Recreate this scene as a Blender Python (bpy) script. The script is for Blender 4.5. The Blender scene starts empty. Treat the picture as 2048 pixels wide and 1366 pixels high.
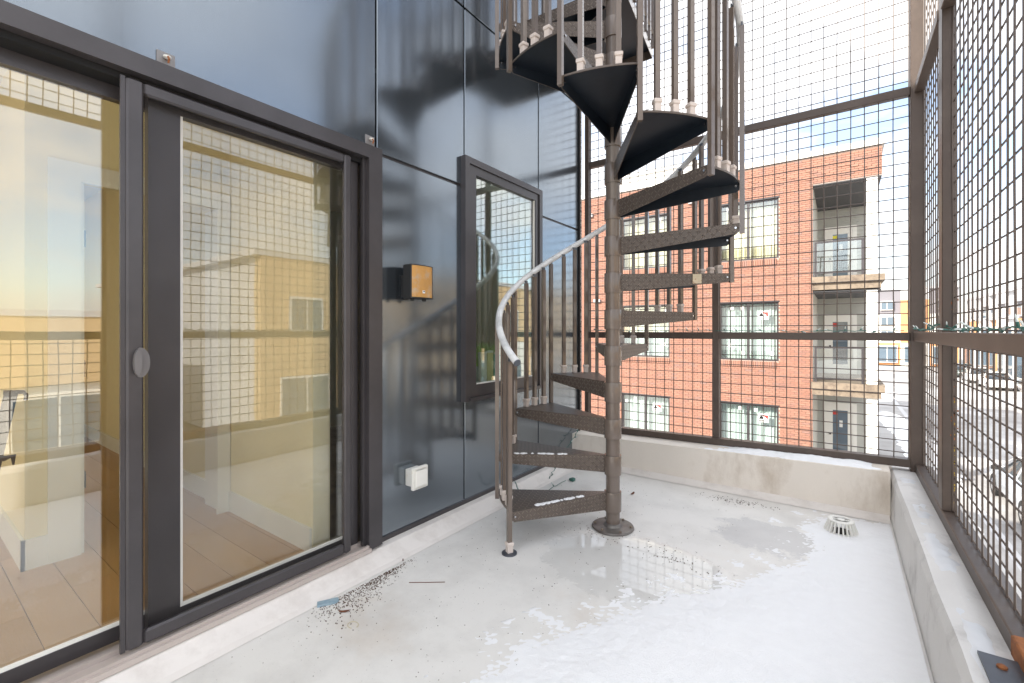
import bpy, math, random
from mathutils import Vector, Matrix, noise as mnoise
rnd = random.Random(7)
R = math.radians
scene = bpy.context.scene
col = scene.collection

# ------------------------------------------------------------------ camera
EYE, FPX, HOR = 1.27, 910.0, 661.0
YAW = math.atan(656 / 910)
cd = bpy.data.cameras.new('camera'); cam = bpy.data.objects.new('camera', cd); col.objects.link(cam)
cam.location = (0, 0, EYE); cam.rotation_euler = (R(90), 0, YAW)
cd.sensor_width = 36; cd.lens = FPX / 2048 * 36; cd.shift_y = -22 / 2048
cd.clip_start = .02; cd.clip_end = 3000
scene.camera = cam
FW = (-math.sin(YAW), math.cos(YAW)); RT = (math.cos(YAW), math.sin(YAW))
def at(px, py, x=None, y=None, z=None):
    """photo pixel -> point on the plane x=, y= or z= that the thing touches"""
    L = (px - 1024) / FPX; V = (HOR - py) / FPX
    d = (FW[0] + RT[0] * L, FW[1] + RT[1] * L, V)
    t = x / d[0] if x is not None else y / d[1] if y is not None else (z - EYE) / d[2]
    return Vector((d[0] * t, d[1] * t, EYE + d[2] * t))

# ------------------------------------------------------------------ sky, sun, exposure
SUN_EL, SUN_H = R(33), Vector((-.5, -.866, 0))
w = bpy.data.worlds.new('World'); scene.world = w; w.use_nodes = True
nt = w.node_tree; nt.nodes.clear()
def N(tree, t, **kw):
    n = tree.nodes.new(t)
    for k, v in kw.items(): setattr(n, k, v)
    return n
sky = N(nt, 'ShaderNodeTexSky', sky_type='NISHITA', sun_disc=False)
sky.sun_elevation = SUN_EL; sky.sun_rotation = R(210); sky.air_density = 1.0; sky.dust_density = 1.0
tc = N(nt, 'ShaderNodeTexCoord'); mp = N(nt, 'ShaderNodeMapping'); mp.inputs['Scale'].default_value = (1.2, 1.2, 3.2)
mp.inputs['Rotation'].default_value = (.3, .2, .5)
cn = N(nt, 'ShaderNodeTexNoise'); cn.inputs['Scale'].default_value = 2.6; cn.inputs['Detail'].default_value = 7; cn.inputs['Roughness'].default_value = .55
cr = N(nt, 'ShaderNodeValToRGB'); cr.color_ramp.elements[0].position = .36; cr.color_ramp.elements[1].position = .60
cm = N(nt, 'ShaderNodeMixRGB'); cm.inputs[2].default_value = (7.2, 7.15, 7.2, 1)
cm0 = N(nt, 'ShaderNodeMixRGB'); cm0.inputs[0].default_value = .12; cm0.inputs[2].default_value = (8.5, 9.2, 10.2, 1)
sx = N(nt, 'ShaderNodeSeparateXYZ'); nt.links.new(tc.outputs['Generated'], sx.inputs[0])
cz_ = N(nt, 'ShaderNodeMapRange'); cz_.inputs[3].default_value = .52; cz_.inputs[4].default_value = 1.0; nt.links.new(sx.outputs[2], cz_.inputs[0])
cs_ = N(nt, 'ShaderNodeVectorMath', operation='SCALE'); cs_.inputs[0].default_value = (9.4, 9.3, 9.25); nt.links.new(cz_.outputs[0], cs_.inputs['Scale']); nt.links.new(cs_.outputs[0], cm.inputs[2])
bg = N(nt, 'ShaderNodeBackground'); bg.inputs[1].default_value = .12
wo = N(nt, 'ShaderNodeOutputWorld')
for a, b in ((tc.outputs['Generated'], mp.inputs[0]), (mp.outputs[0], cn.inputs['Vector']), (cn.outputs[0], cr.inputs[0]),
             (sky.outputs[0], cm0.inputs[1]), (cr.outputs[0], cm.inputs[0]), (cm0.outputs[0], cm.inputs[1]), (cm.outputs[0], bg.inputs[0]), (bg.outputs[0], wo.inputs[0])):
    nt.links.new(a, b)
sl = bpy.data.lights.new('sun', 'SUN'); sl.energy = 3.4; sl.angle = R(.6); sl.color = (1, .93, .82)
so = bpy.data.objects.new('sun', sl); col.objects.link(so)
sd = -(SUN_H * math.cos(SUN_EL) + Vector((0, 0, math.sin(SUN_EL))))
so.rotation_euler = sd.to_track_quat('-Z', 'Y').to_euler()
vs = scene.view_settings; vs.view_transform = 'Standard'; vs.look = 'None'; vs.gamma = 1; vs.use_curve_mapping = False
vs.exposure = 1.42
scene.render.engine = 'CYCLES'
scene.cycles.use_denoising = True
scene.cycles.max_bounces = 12; scene.cycles.transparent_max_bounces = 24; scene.cycles.sample_clamp_indirect = 6

# ------------------------------------------------------------------ helpers
def tag(o, label=None, cat=None, group=None, kind=None):
    if label: o['label'] = label
    if cat: o['category'] = cat
    if group: o['group'] = group
    if kind: o['kind'] = kind
    return o
def empty(name, loc=(0, 0, 0)):
    o = bpy.data.objects.new(name, None); col.objects.link(o); o.location = loc; o.empty_display_size = .1
    return o
def worldloc(o):
    p = Vector((0, 0, 0))
    while o: p += o.location; o = o.parent
    return p
def link(name, me, parent=None, loc=None, rz=None):
    o = bpy.data.objects.new(name, me); col.objects.link(o)
    if parent: o.parent = parent
    if loc is not None: o.location = loc
    if rz is not None: o.rotation_euler = (0, 0, rz)
    return o
class MB:
    def __init__(s): s.v = []; s.f = []; s.m = []; s.cur = 0
    def add(s, vs, fs):
        b = len(s.v); s.v += [tuple(p) for p in vs]; s.f += [tuple(b + i for i in f) for f in fs]; s.m += [s.cur] * len(fs); return s
    def box(s, x0, y0, z0, x1, y1, z1):
        return s.add([(x0,y0,z0),(x1,y0,z0),(x1,y1,z0),(x0,y1,z0),(x0,y0,z1),(x1,y0,z1),(x1,y1,z1),(x0,y1,z1)],
                     [(0,3,2,1),(4,5,6,7),(0,1,5,4),(1,2,6,5),(2,3,7,6),(3,0,4,7)])
    def bm(s, mtx, sx, sy, sz):
        c = [(-1,-1,-1),(1,-1,-1),(1,1,-1),(-1,1,-1),(-1,-1,1),(1,-1,1),(1,1,1),(-1,1,1)]
        return s.add([mtx @ Vector((a*sx/2, b*sy/2, d*sz/2)) for a, b, d in c],
                     [(0,3,2,1),(4,5,6,7),(0,1,5,4),(1,2,6,5),(2,3,7,6),(3,0,4,7)])
    def bevbox(s, x0, y0, z0, x1, y1, z1, b):
        # chamfered box: two stacked inset octagon-like rings
        def ring(i, z): return [(x0+i+b,y0+i,z),(x1-i-b,y0+i,z),(x1-i,y0+i+b,z),(x1-i,y1-i-b,z),(x1-i-b,y1-i,z),(x0+i+b,y1-i,z),(x0+i,y1-i-b,z),(x0+i,y0+i+b,z)]
        V = ring(b, z0) + ring(0, z0+b) + ring(0, z1-b) + ring(b, z1)
        F = [tuple(range(7, -1, -1)), tuple(range(24, 32))]
        for k in range(3):
            for i in range(8): j = (i+1) % 8; F.append((k*8+i, k*8+j, k*8+8+j, k*8+8+i))
        return s.add(V, F)
    def tube(s, pts, r, n=6, cap=True):
        pts = [Vector(p) for p in pts]; m = len(pts); V = []; F = []
        up = None
        for i, p in enumerate(pts):
            d = (pts[min(i+1, m-1)] - pts[max(i-1, 0)]).normalized()
            if up is None: up = d.orthogonal().normalized()
            up = (up - d * up.dot(d)); up = up.normalized() if up.length > 1e-6 else d.orthogonal().normalized()
            q = d.cross(up); rr = r[i] if isinstance(r, (list, tuple)) else r
            for k in range(n):
                a = 2 * math.pi * (k + .5) / n; V.append(p + (up * math.cos(a) + q * math.sin(a)) * rr)
        for i in range(m - 1):
            for k in range(n): j = (k+1) % n; F.append((i*n+k, i*n+j, i*n+n+j, i*n+n+k))
        if cap: F += [tuple(range(n-1, -1, -1)), tuple(range((m-1)*n, m*n))]
        return s.add(V, F)
    def lathe(s, prof, n=24, c=(0, 0, 0)):
        V = []; F = []; m = len(prof)
        for r, z in prof:
            for k in range(n): a = 2*math.pi*k/n; V.append((c[0]+r*math.cos(a), c[1]+r*math.sin(a), c[2]+z))
        for i in range(m - 1):
            for k in range(n): j = (k+1) % n; F.append((i*n+k, i*n+j, i*n+n+j, i*n+n+k))
        if prof[0][0] > 1e-5: F.append(tuple(range(n-1, -1, -1)))
        if prof[-1][0] > 1e-5: F.append(tuple(range((m-1)*n, m*n)))
        return s.add(V, F)
    def prism(s, poly, fn, d0, d1):
        """poly: 2-D outline; fn(u,v,d) -> point"""
        n = len(poly); V = [fn(u, v, d0) for u, v in poly] + [fn(u, v, d1) for u, v in poly]
        F = [tuple(range(n-1, -1, -1)), tuple(range(n, 2*n))] + [(i, (i+1) % n, n+(i+1) % n, n+i) for i in range(n)]
        return s.add(V, F)
    def mesh(s, name, mats, off=(0, 0, 0), smooth=False):
        me = bpy.data.meshes.new(name)
        me.from_pydata([(a-off[0], b-off[1], c-off[2]) for a, b, c in s.v], [], s.f)
        for m in (mats if isinstance(mats, (list, tuple)) else [mats]): me.materials.append(m)
        if any(s.m): me.polygons.foreach_set('material_index', s.m)
        if smooth:
            me.polygons.foreach_set('use_smooth', [True] * len(me.polygons))
            me.set_sharp_from_angle(angle=R(40))
        me.update(); return me
    def build(s, name, mats, parent=None, smooth=False):
        off = worldloc(parent) if parent else Vector((0, 0, 0))
        return link(name, s.mesh(name, mats, off, smooth), parent)
def holes_wall(mb, plane, u0, u1, z0, z1, d0, d1, holes):
    """wall of boxes round openings; plane 'x' -> runs along y, 'y' -> runs along x"""
    us = sorted({u0, u1} | {h for a in holes for h in a[:2]}); zs = sorted({z0, z1} | {h for a in holes for h in a[2:]})
    us = [u for u in us if u0 <= u <= u1]; zs = [z for z in zs if z0 <= z <= z1]
    for a, b in zip(us, us[1:]):
        run = None
        for c, d in zip(zs, zs[1:]):
            inh = any(h[0] <= a and b <= h[1] and h[2] <= c and d <= h[3] for h in holes)
            if not inh and run is None: run = c
            if inh and run is not None:
                mb.box(*((d0, a, run, d1, b, c) if plane == 'x' else (a, d0, run, b, d1, c))); run = None
        if run is not None: mb.box(*((d0, a, run, d1, b, z1) if plane == 'x' else (a, d0, run, b, d1, z1)))

# ------------------------------------------------------------------ materials
def mat(name, c, rough=.5, metal=0., var=.12, scale=6., bump=0., bscale=40., spec=.5, c2=None, thr=(.45, .7), c2scale=9., coat=0., stretch=None, rvar=.0):
    m = bpy.data.materials.new(name); m.use_nodes = True; t = m.node_tree; b = t.nodes['Principled BSDF']
    b.inputs['Roughness'].default_value = rough; b.inputs['Metallic'].default_value = metal
    b.inputs['Specular IOR Level'].default_value = spec; b.inputs['Coat Weight'].default_value = coat
    co = N(t, 'ShaderNodeTexCoord').outputs['Object']
    if stretch:
        mpn = N(t, 'ShaderNodeMapping'); mpn.inputs['Scale'].default_value = stretch; t.links.new(co, mpn.inputs[0]); co = mpn.outputs[0]
    n = N(t, 'ShaderNodeTexNoise'); n.inputs['Scale'].default_value = scale; n.inputs['Detail'].default_value = 6; t.links.new(co, n.inputs['Vector'])
    x = N(t, 'ShaderNodeMixRGB'); x.inputs[1].default_value = (*[k*(1-var) for k in c], 1); x.inputs[2].default_value = (*[min(1, k*(1+var)) for k in c], 1)
    t.links.new(n.outputs[0], x.inputs[0]); out = x.outputs[0]
    if c2:
        n2 = N(t, 'ShaderNodeTexNoise'); n2.inputs['Scale'].default_value = c2scale; n2.inputs['Detail'].default_value = 8; n2.inputs['Roughness'].default_value = .65
        t.links.new(co, n2.inputs['Vector'])
        rp = N(t, 'ShaderNodeValToRGB'); rp.color_ramp.elements[0].position = thr[0]; rp.color_ramp.elements[1].position = thr[1]; t.links.new(n2.outputs[0], rp.inputs[0])
        y = N(t, 'ShaderNodeMixRGB'); y.inputs[2].default_value = (*c2, 1); t.links.new(rp.outputs[0], y.inputs[0]); t.links.new(out, y.inputs[1]); out = y.outputs[0]
    t.links.new(out, b.inputs['Base Color'])
    if rvar:
        mr = N(t, 'ShaderNodeMapRange'); mr.inputs[3].default_value = rough - rvar; mr.inputs[4].default_value = rough + rvar
        t.links.new(n.outputs[0], mr.inputs[0]); t.links.new(mr.outputs[0], b.inputs['Roughness'])
    if bump:
        nb = N(t, 'ShaderNodeTexNoise'); nb.inputs['Scale'].default_value = bscale; nb.inputs['Detail'].default_value = 5; t.links.new(co, nb.inputs['Vector'])
        bp = N(t, 'ShaderNodeBump'); bp.inputs['Strength'].default_value = .6; bp.inputs['Distance'].default_value = bump
        t.links.new(nb.outputs[0], bp.inputs['Height']); t.links.new(bp.outputs[0], b.inputs['Normal'])
    return m
def glassmat(name, tint=(1, 1, 1), refl=.14, rough=0., graze=.85):
    m = bpy.data.materials.new(name); m.use_nodes = True; t = m.node_tree; t.nodes.clear()
    o = N(t, 'ShaderNodeOutputMaterial'); mx = N(t, 'ShaderNodeMixShader'); tr = N(t, 'ShaderNodeBsdfTransparent'); gl = N(t, 'ShaderNodeBsdfGlossy')
    tr.inputs[0].default_value = (*tint, 1); gl.inputs['Roughness'].default_value = rough; gl.inputs[0].default_value = (1, 1, 1, 1)
    lw = N(t, 'ShaderNodeLayerWeight'); lw.inputs[0].default_value = .5
    pw = N(t, 'ShaderNodeMath', operation='POWER'); pw.inputs[1].default_value = 4.0; t.links.new(lw.outputs['Facing'], pw.inputs[0])
    mr = N(t, 'ShaderNodeMapRange'); mr.inputs[3].default_value = refl; mr.inputs[4].default_value = graze
    t.links.new(pw.outputs[0], mr.inputs[0]); t.links.new(mr.outputs[0], mx.inputs[0])
    nz = N(t, 'ShaderNodeTexNoise'); nz.inputs['Scale'].default_value = 1.6; bp = N(t, 'ShaderNodeBump'); bp.inputs['Distance'].default_value = .004; bp.inputs['Strength'].default_value = .25
    co = N(t, 'ShaderNodeTexCoord'); t.links.new(co.outputs['Object'], nz.inputs['Vector']); t.links.new(nz.outputs[0], bp.inputs['Height']); t.links.new(bp.outputs[0], gl.inputs['Normal'])
    t.links.new(tr.outputs[0], mx.inputs[1]); t.links.new(gl.outputs[0], mx.inputs[2]); t.links.new(mx.outputs[0], o.inputs[0])
    return m
M = {}
M['bronze'] = mat('bronze_frame', (.062, .056, .059), .33, .3, .1, 3, c2=(.085, .077, .081), thr=(.4, .8), c2scale=3, spec=.6)
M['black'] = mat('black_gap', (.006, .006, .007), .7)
M['brown'] = mat('brown_steel_paint', (.085, .062, .05), .42, .1, .15, 7, c2=(.12, .09, .072), thr=(.5, .75), c2scale=5, bump=.0006, bscale=120)
M['stairbrown'] = mat('stair_paint', (.165, .128, .104), .2, .1, .12, 9, c2=(.18, .142, .116), thr=(.5, .8), c2scale=12, coat=.4)
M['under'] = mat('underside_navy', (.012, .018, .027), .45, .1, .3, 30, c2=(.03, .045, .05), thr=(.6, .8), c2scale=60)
M['shoe'] = mat('pink_primer', (.68, .59, .53), .55, 0, .1, 30, c2=(.25, .19, .15), thr=(.62, .8), c2scale=25)
M['vinyl'] = mat('handrail_vinyl', (.82, .82, .81), .32, .05, .06, 6, c2=(.5, .5, .49), c2scale=7)
M['white'] = mat('white_membrane', (.82, .77, .72), .55, 0, .06, 5, c2=(.56, .50, .45), thr=(.5, .85), c2scale=4, bump=.002, bscale=30)
M['parapet'] = mat('parapet_stucco', (.82, .745, .655), .8, 0, .07, 3, c2=(.50, .40, .30), thr=(.56, .8), c2scale=2.4, bump=.003, bscale=90, stretch=(1.2, 1.2, .5))
M['whitetrim'] = mat('white_trim', (.88, .86, .80), .4, 0, .03)
M['plastic'] = mat('white_plastic', (.78, .76, .70), .4, 0, .06, 20, c2=(.62, .5, .33), thr=(.6, .8), c2scale=10)
M['rust'] = mat('rust', (.33, .12, .04), .85, 0, .4, 30, c2=(.12, .05, .03), c2scale=20, bump=.002)
M['cream'] = mat('cream_wall', (.90, .79, .50), .6, 0, .04, 3)
M['ceil'] = mat('ceiling', (.9, .88, .82), .7, 0, .03)
M['steelgrey'] = mat('grey_plate', (.12, .13, .15), .4, .6, .3, 20, c2=(.2, .1, .06), thr=(.6, .7))
M['asphalt'] = mat('asphalt', (.30, .29, .285), .85, 0, .15, .35, c2=(.62, .62, .62), thr=(.42, .66), c2scale=.22, bump=.004, bscale=20)
M['pave'] = mat('pavement', (.42, .41, .40), .85, 0, .1, .8, c2=(.3, .29, .28), c2scale=.7)
M['snowm'] = mat('snow', (.92, .917, .915), .75, 0, .03, 20, bump=.004, bscale=160)
M['greencable'] = mat('green_cable', (.05, .15, .12), .5, 0, .2)
M['bulb'] = mat('clear_bulb', (.72, .78, .76), .15, 0, .1)
M['rubber'] = mat('rubber', (.02, .02, .02), .7)
M['chrome'] = mat('chrome', (.6, .6, .62), .2, 1)
M['bluechip'] = mat('blue_chip', (.27, .38, .45), .6, 0, .2, 60, c2=(.35, .45, .5), c2scale=50)
M['leaf'] = mat('dead_leaf', (.16, .06, .03), .8, 0, .3, 60)
M['grass'] = mat('bright_grass', (.30, .52, .07), .5, 0, .35, 14)
M['pot'] = mat('grey_pot', (.42, .43, .40), .6)
M['teal'] = mat('teal_card', (.22, .52, .46), .6); M['yellowcard'] = mat('yellow_card', (.78, .66, .3), .6); M['creamcard'] = mat('cream_card', (.78, .76, .66), .6)
M['orangestucco'] = mat('orange_stucco', (.60, .30, .14), .8, 0, .08, .5)
M['whitestucco'] = mat('white_stucco', (.72, .70, .66), .8, 0, .05, .5)
M['darkcorr'] = mat('dark_grey_siding', (.20, .19, .21), .6, 0, .1, .5)
M['greystucco'] = mat('grey_stucco', (.52, .52, .53), .8, 0, .06, .5)
M['bluepanel'] = mat('pale_blue_panel', (.48, .58, .68), .5, 0, .05, .5)
M['tan'] = mat('tan_cladding', (.60, .43, .25), .75, 0, .1, .6, c2=(.48, .33, .18), c2scale=1.2, stretch=(1, 1, .15))
M['winglass'] = mat('far_glass', (.10, .14, .18), .06, 0, .3, .5, spec=1.0)
M['siding'] = mat('grey_siding', (.50, .50, .46), .6, 0, .04, 2)
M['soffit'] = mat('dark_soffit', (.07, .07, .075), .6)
M['slabwood'] = mat('weathered_slab', (.24, .19, .14), .8, 0, .3, 8, c2=(.12, .09, .07), c2scale=5)
M['roofcap'] = mat('pale_metal_coping', (.58, .57, .54), .5, .2, .05)
M['mortar'] = mat('mortar', (.45, .355, .30), .9, 0, .1, 2)
M['curtain'] = mat('pale_curtain', (.66, .72, .70), .8, 0, .08, 3, stretch=(6, 6, .3))
M['blind'] = mat('cream_blind', (.86, .78, .58), .6, 0, .04, 2)
M['red'] = mat('red_sticker', (.6, .05, .04), .5); M['yellow'] = mat('yellow_sticker', (.8, .72, .05), .5); M['whites'] = mat('white_sticker', (.85, .85, .83), .5)
M['carwhite'] = mat('white_car_paint', (.75, .75, .74), .3, 0, .03, 2, coat=.5); M['carsilver'] = mat('silver_car_paint', (.5, .53, .57), .3, .3, .03, 2, coat=.5); M['cargreen'] = mat('dark_car_paint', (.05, .07, .06), .3, .2, .05, 2, coat=.5)
M['carglass'] = mat('car_glass', (.02, .025, .03), .05, 0, .1, spec=1.0)
M['taillight'] = mat('tail_light', (.5, .03, .03), .2)
M['glass'] = glassmat('door_glass', (.97, .98, .95), .15)
M['wglass'] = glassmat('window_glass', (.90, .97, .94), .22)
M['bglass'] = glassmat('brick_window_glass', (.94, .97, .96), .12)
M['speakerrust'] = mat('rusted_speaker_front', (.52, .27, .075), .7, 0, .3, 14, c2=(.42, .34, .26), thr=(.5, .72), c2scale=16, bump=.002, bscale=90)

def screenmat():
    m = bpy.data.materials.new('insect_screen'); m.use_nodes = True; t = m.node_tree; t.nodes.clear()
    o = N(t, 'ShaderNodeOutputMaterial'); mx = N(t, 'ShaderNodeMixShader'); tr = N(t, 'ShaderNodeBsdfTransparent'); df = N(t, 'ShaderNodeBsdfDiffuse'); df.inputs[0].default_value = (.05, .045, .04, 1)
    co = N(t, 'ShaderNodeTexCoord'); nz = N(t, 'ShaderNodeTexNoise'); nz.inputs['Scale'].default_value = 5; t.links.new(co.outputs['Object'], nz.inputs['Vector'])
    mr = N(t, 'ShaderNodeMapRange'); mr.inputs[3].default_value = .07; mr.inputs[4].default_value = .13
    t.links.new(nz.outputs[0], mr.inputs[0]); t.links.new(mr.outputs[0], mx.inputs[0])
    t.links.new(tr.outputs[0], mx.inputs[1]); t.links.new(df.outputs[0], mx.inputs[2]); t.links.new(mx.outputs[0], o.inputs[0]); return m
M['screen'] = screenmat()

def panelmat():
    m = mat('blue_grey_metal_panel', (.25, .282, .315), .2, .9, .10, 2.0, spec=.5)
    t = m.node_tree; b = t.nodes['Principled BSDF']; co = N(t, 'ShaderNodeTexCoord')
    mpn = N(t, 'ShaderNodeMapping'); mpn.inputs['Scale'].default_value = (30, 30, .6); t.links.new(co.outputs['Object'], mpn.inputs[0])
    n1 = N(t, 'ShaderNodeTexNoise'); n1.inputs['Scale'].default_value = 3; n1.inputs['Detail'].default_value = 4; t.links.new(mpn.outputs[0], n1.inputs['Vector'])
    n2 = N(t, 'ShaderNodeTexNoise'); n2.inputs['Scale'].default_value = 1.3; t.links.new(co.outputs['Object'], n2.inputs['Vector'])
    a = N(t, 'ShaderNodeMath', operation='MULTIPLY_ADD'); a.inputs[1].default_value = .08; t.links.new(n1.outputs[0], a.inputs[0])
    a2 = N(t, 'ShaderNodeMath', operation='MULTIPLY_ADD'); a2.inputs[1].default_value = .09; a2.inputs[2].default_value = .095; t.links.new(n2.outputs[0], a2.inputs[0])
    t.links.new(a2.outputs[0], a.inputs[2]); t.links.new(a.outputs[0], b.inputs['Roughness'])
    n3 = N(t, 'ShaderNodeTexNoise'); n3.inputs['Scale'].default_value = .9; t.links.new(co.outputs['Object'], n3.inputs['Vector'])
    bp = N(t, 'ShaderNodeBump'); bp.inputs['Strength'].default_value = .35; bp.inputs['Distance'].default_value = .012
    t.links.new(n3.outputs[0], bp.inputs['Height']); t.links.new(bp.outputs[0], b.inputs['Normal'])
    return m
M['panel'] = panelmat()

def plateMat():
    """painted chequer plate: alternating raised lozenges from the mesh's own metre UVs"""
    m = mat('chequer_plate', (.115, .089, .072), .36, .15, .15, 9, c2=(.15, .12, .098), thr=(.5, .8), c2scale=12)
    t = m.node_tree; b = t.nodes['Principled BSDF']; uv = N(t, 'ShaderNodeUVMap')
    sep = N(t, 'ShaderNodeSeparateXYZ'); sc = N(t, 'ShaderNodeVectorMath', operation='SCALE'); sc.inputs['Scale'].default_value = 1 / .026
    t.links.new(uv.outputs[0], sc.inputs[0]); t.links.new(sc.outputs[0], sep.inputs[0])
    def mth(op, a, bb=None, c=None):
        n = N(t, 'ShaderNodeMath', operation=op)
        for i, v in enumerate((a, bb, c)):
            if v is None: continue
            if isinstance(v, (int, float)): n.inputs[i].default_value = v
            else: t.links.new(v, n.inputs[i])
        return n.outputs[0]
    X, Y = sep.outputs[0], sep.outputs[1]
    fx = mth('SUBTRACT', mth('FRACT', X), .5); fy = mth('SUBTRACT', mth('FRACT', Y), .5)
    par = mth('FLOORED_MODULO', mth('ADD', mth('FLOOR', X), mth('FLOOR', Y)), 2)
    sg = mth('SUBTRACT', mth('MULTIPLY', par, 2), 1)
    sfy = mth('MULTIPLY', sg, fy)
    a = mth('MULTIPLY', mth('ADD', fx, sfy), .7071); c = mth('MULTIPLY', mth('SUBTRACT', fx, sfy), .7071)
    d = mth('ADD', mth('POWER', mth('DIVIDE', a, .60), 2), mth('POWER', mth('DIVIDE', c, .13), 2))
    h = N(t, 'ShaderNodeMapRange', interpolation_type='SMOOTHSTEP'); h.inputs[1].default_value = 1.15; h.inputs[2].default_value = .35
    t.links.new(d, h.inputs[0])
    bp = N(t, 'ShaderNodeBump'); bp.inputs['Strength'].default_value = 1; bp.inputs['Distance'].default_value = .006
    t.links.new(h.outputs[0], bp.inputs['Height']); t.links.new(bp.outputs[0], b.inputs['Normal'])
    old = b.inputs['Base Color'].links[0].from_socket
    mx = N(t, 'ShaderNodeMixRGB'); mx.inputs[2].default_value = (.30, .245, .205, 1)  # lighter lozenges: paint wear plus relief highlights put into the colour
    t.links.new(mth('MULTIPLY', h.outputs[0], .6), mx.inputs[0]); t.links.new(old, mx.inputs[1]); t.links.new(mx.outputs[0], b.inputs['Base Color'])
    return m
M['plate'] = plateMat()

def deckmat():
    m = mat('deck_coating', (.82, .795, .75), .5, 0, .05, 2.2, c2=(.66, .635, .595), thr=(.45, .75), c2scale=2.6)
    t = m.node_tree; b = t.nodes['Principled BSDF']; co = N(t, 'ShaderNodeTexCoord').outputs['Object']
    def noise(s, det=6, rg=.6):
        n = N(t, 'ShaderNodeTexNoise'); n.inputs['Scale'].default_value = s; n.inputs['Detail'].default_value = det; n.inputs['Roughness'].default_value = rg; t.links.new(co, n.inputs['Vector']); return n.outputs[0]
    def ramp(v, p0, p1):
        r = N(t, 'ShaderNodeMapRange', interpolation_type='SMOOTHSTEP'); r.inputs[1].default_value = p0; r.inputs[2].default_value = p1; t.links.new(v, r.inputs[0]); return r.outputs[0]
    def blob(c, sx, sy, wob=.35):
        mpn = N(t, 'ShaderNodeMapping'); mpn.vector_type = 'TEXTURE'; mpn.inputs['Location'].default_value = (*c, 0); mpn.inputs['Scale'].default_value = (sx, sy, 1); t.links.new(co, mpn.inputs[0])
        ln = N(t, 'ShaderNodeVectorMath', operation='LENGTH'); t.links.new(mpn.outputs[0], ln.inputs[0])
        ad = N(t, 'ShaderNodeMath', operation='MULTIPLY_ADD'); ad.inputs[1].default_value = wob * 2; t.links.new(noise(7, 9, .72), ad.inputs[0]); t.links.new(ln.outputs['Value'], ad.inputs[2])
        return ramp(ad.outputs[0], 1.0 + wob, .75 + wob)
    out = b.inputs['Base Color'].links[0].from_socket
    def over(fac, c, amt):
        nonlocal out
        mu = N(t, 'ShaderNodeMath', operation='MULTIPLY'); mu.inputs[1].default_value = amt; t.links.new(fac, mu.inputs[0])
        x = N(t, 'ShaderNodeMixRGB'); x.inputs[2].default_value = (*c, 1); t.links.new(mu.outputs[0], x.inputs[0]); t.links.new(out, x.inputs[1]); out = x.outputs[0]
    over(ramp(noise(1.4), .55, .7), (.60, .50, .40), .35)
    over(ramp(noise(90, 3), .66, .74), (.22, .19, .16), .7)
    over(blob((-.36, 3.2), .34, .26, 1.1), (.36, .36, .38), .36)
    wet = blob((-.88, 2.36), .60, .42, .3)
    over(wet, (.60, .595, .57), .45)
    t.links.new(out, b.inputs['Base Color'])
    rr = N(t, 'ShaderNodeMapRange'); rr.inputs[3].default_value = .5; rr.inputs[4].default_value = .02; t.links.new(wet, rr.inputs[0]); t.links.new(rr.outputs[0], b.inputs['Roughness'])
    bs = N(t, 'ShaderNodeMapRange'); bs.inputs[3].default_value = .5; bs.inputs[4].default_value = 0; t.links.new(wet, bs.inputs[0])
    bp = N(t, 'ShaderNodeBump'); bp.inputs['Distance'].default_value = .002; t.links.new(noise(70, 4), bp.inputs['Height']); t.links.new(bs.outputs[0], bp.inputs['Strength']); t.links.new(bp.outputs[0], b.inputs['Normal'])
    return m
M['deck'] = deckmat()

def islandmat(name, cols, rough=.8, bump=.002, bscale=60, stretch=None):
    """one colour per separate piece of the mesh, from the given ramp"""
    m = mat(name, cols[0], rough, 0, .4, 12, bump=bump, bscale=bscale, stretch=stretch); t = m.node_tree; b = t.nodes['Principled BSDF']
    g = N(t, 'ShaderNodeNewGeometry'); oi = N(t, 'ShaderNodeObjectInfo'); ad = N(t, 'ShaderNodeMath', operation='ADD'); fr = N(t, 'ShaderNodeMath', operation='FRACT')
    t.links.new(g.outputs['Random Per Island'], ad.inputs[0]); t.links.new(oi.outputs['Random'], ad.inputs[1]); t.links.new(ad.outputs[0], fr.inputs[0])
    rp = N(t, 'ShaderNodeValToRGB'); e = rp.color_ramp.elements
    while len(e) < len(cols): e.new(.5)
    for i, c in enumerate(cols): e[i].position = i / (len(cols) - 1); e[i].color = (*c, 1)
    t.links.new(fr.outputs[0], rp.inputs[0])
    old = b.inputs['Base Color'].links[0].from_socket
    mx = N(t, 'ShaderNodeMixRGB', blend_type='MIX'); mx.inputs[0].default_value = .66; t.links.new(old, mx.inputs[1]); t.links.new(rp.outputs[0], mx.inputs[2]); t.links.new(mx.outputs[0], b.inputs['Base Color'])
    return m
M['brick'] = islandmat('red_brick', [(.315, .155, .108), (.345, .175, .125), (.29, .138, .096), (.365, .192, .138), (.32, .158, .112), (.255, .135, .108), (.345, .175, .12), (.235, .155, .138)])
M['wood'] = islandmat('oak_floor', [(.50, .27, .10), (.58, .34, .15), (.42, .22, .075), (.62, .39, .18)], .3, .0008, 20, (1.2, 14, 1))

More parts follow.
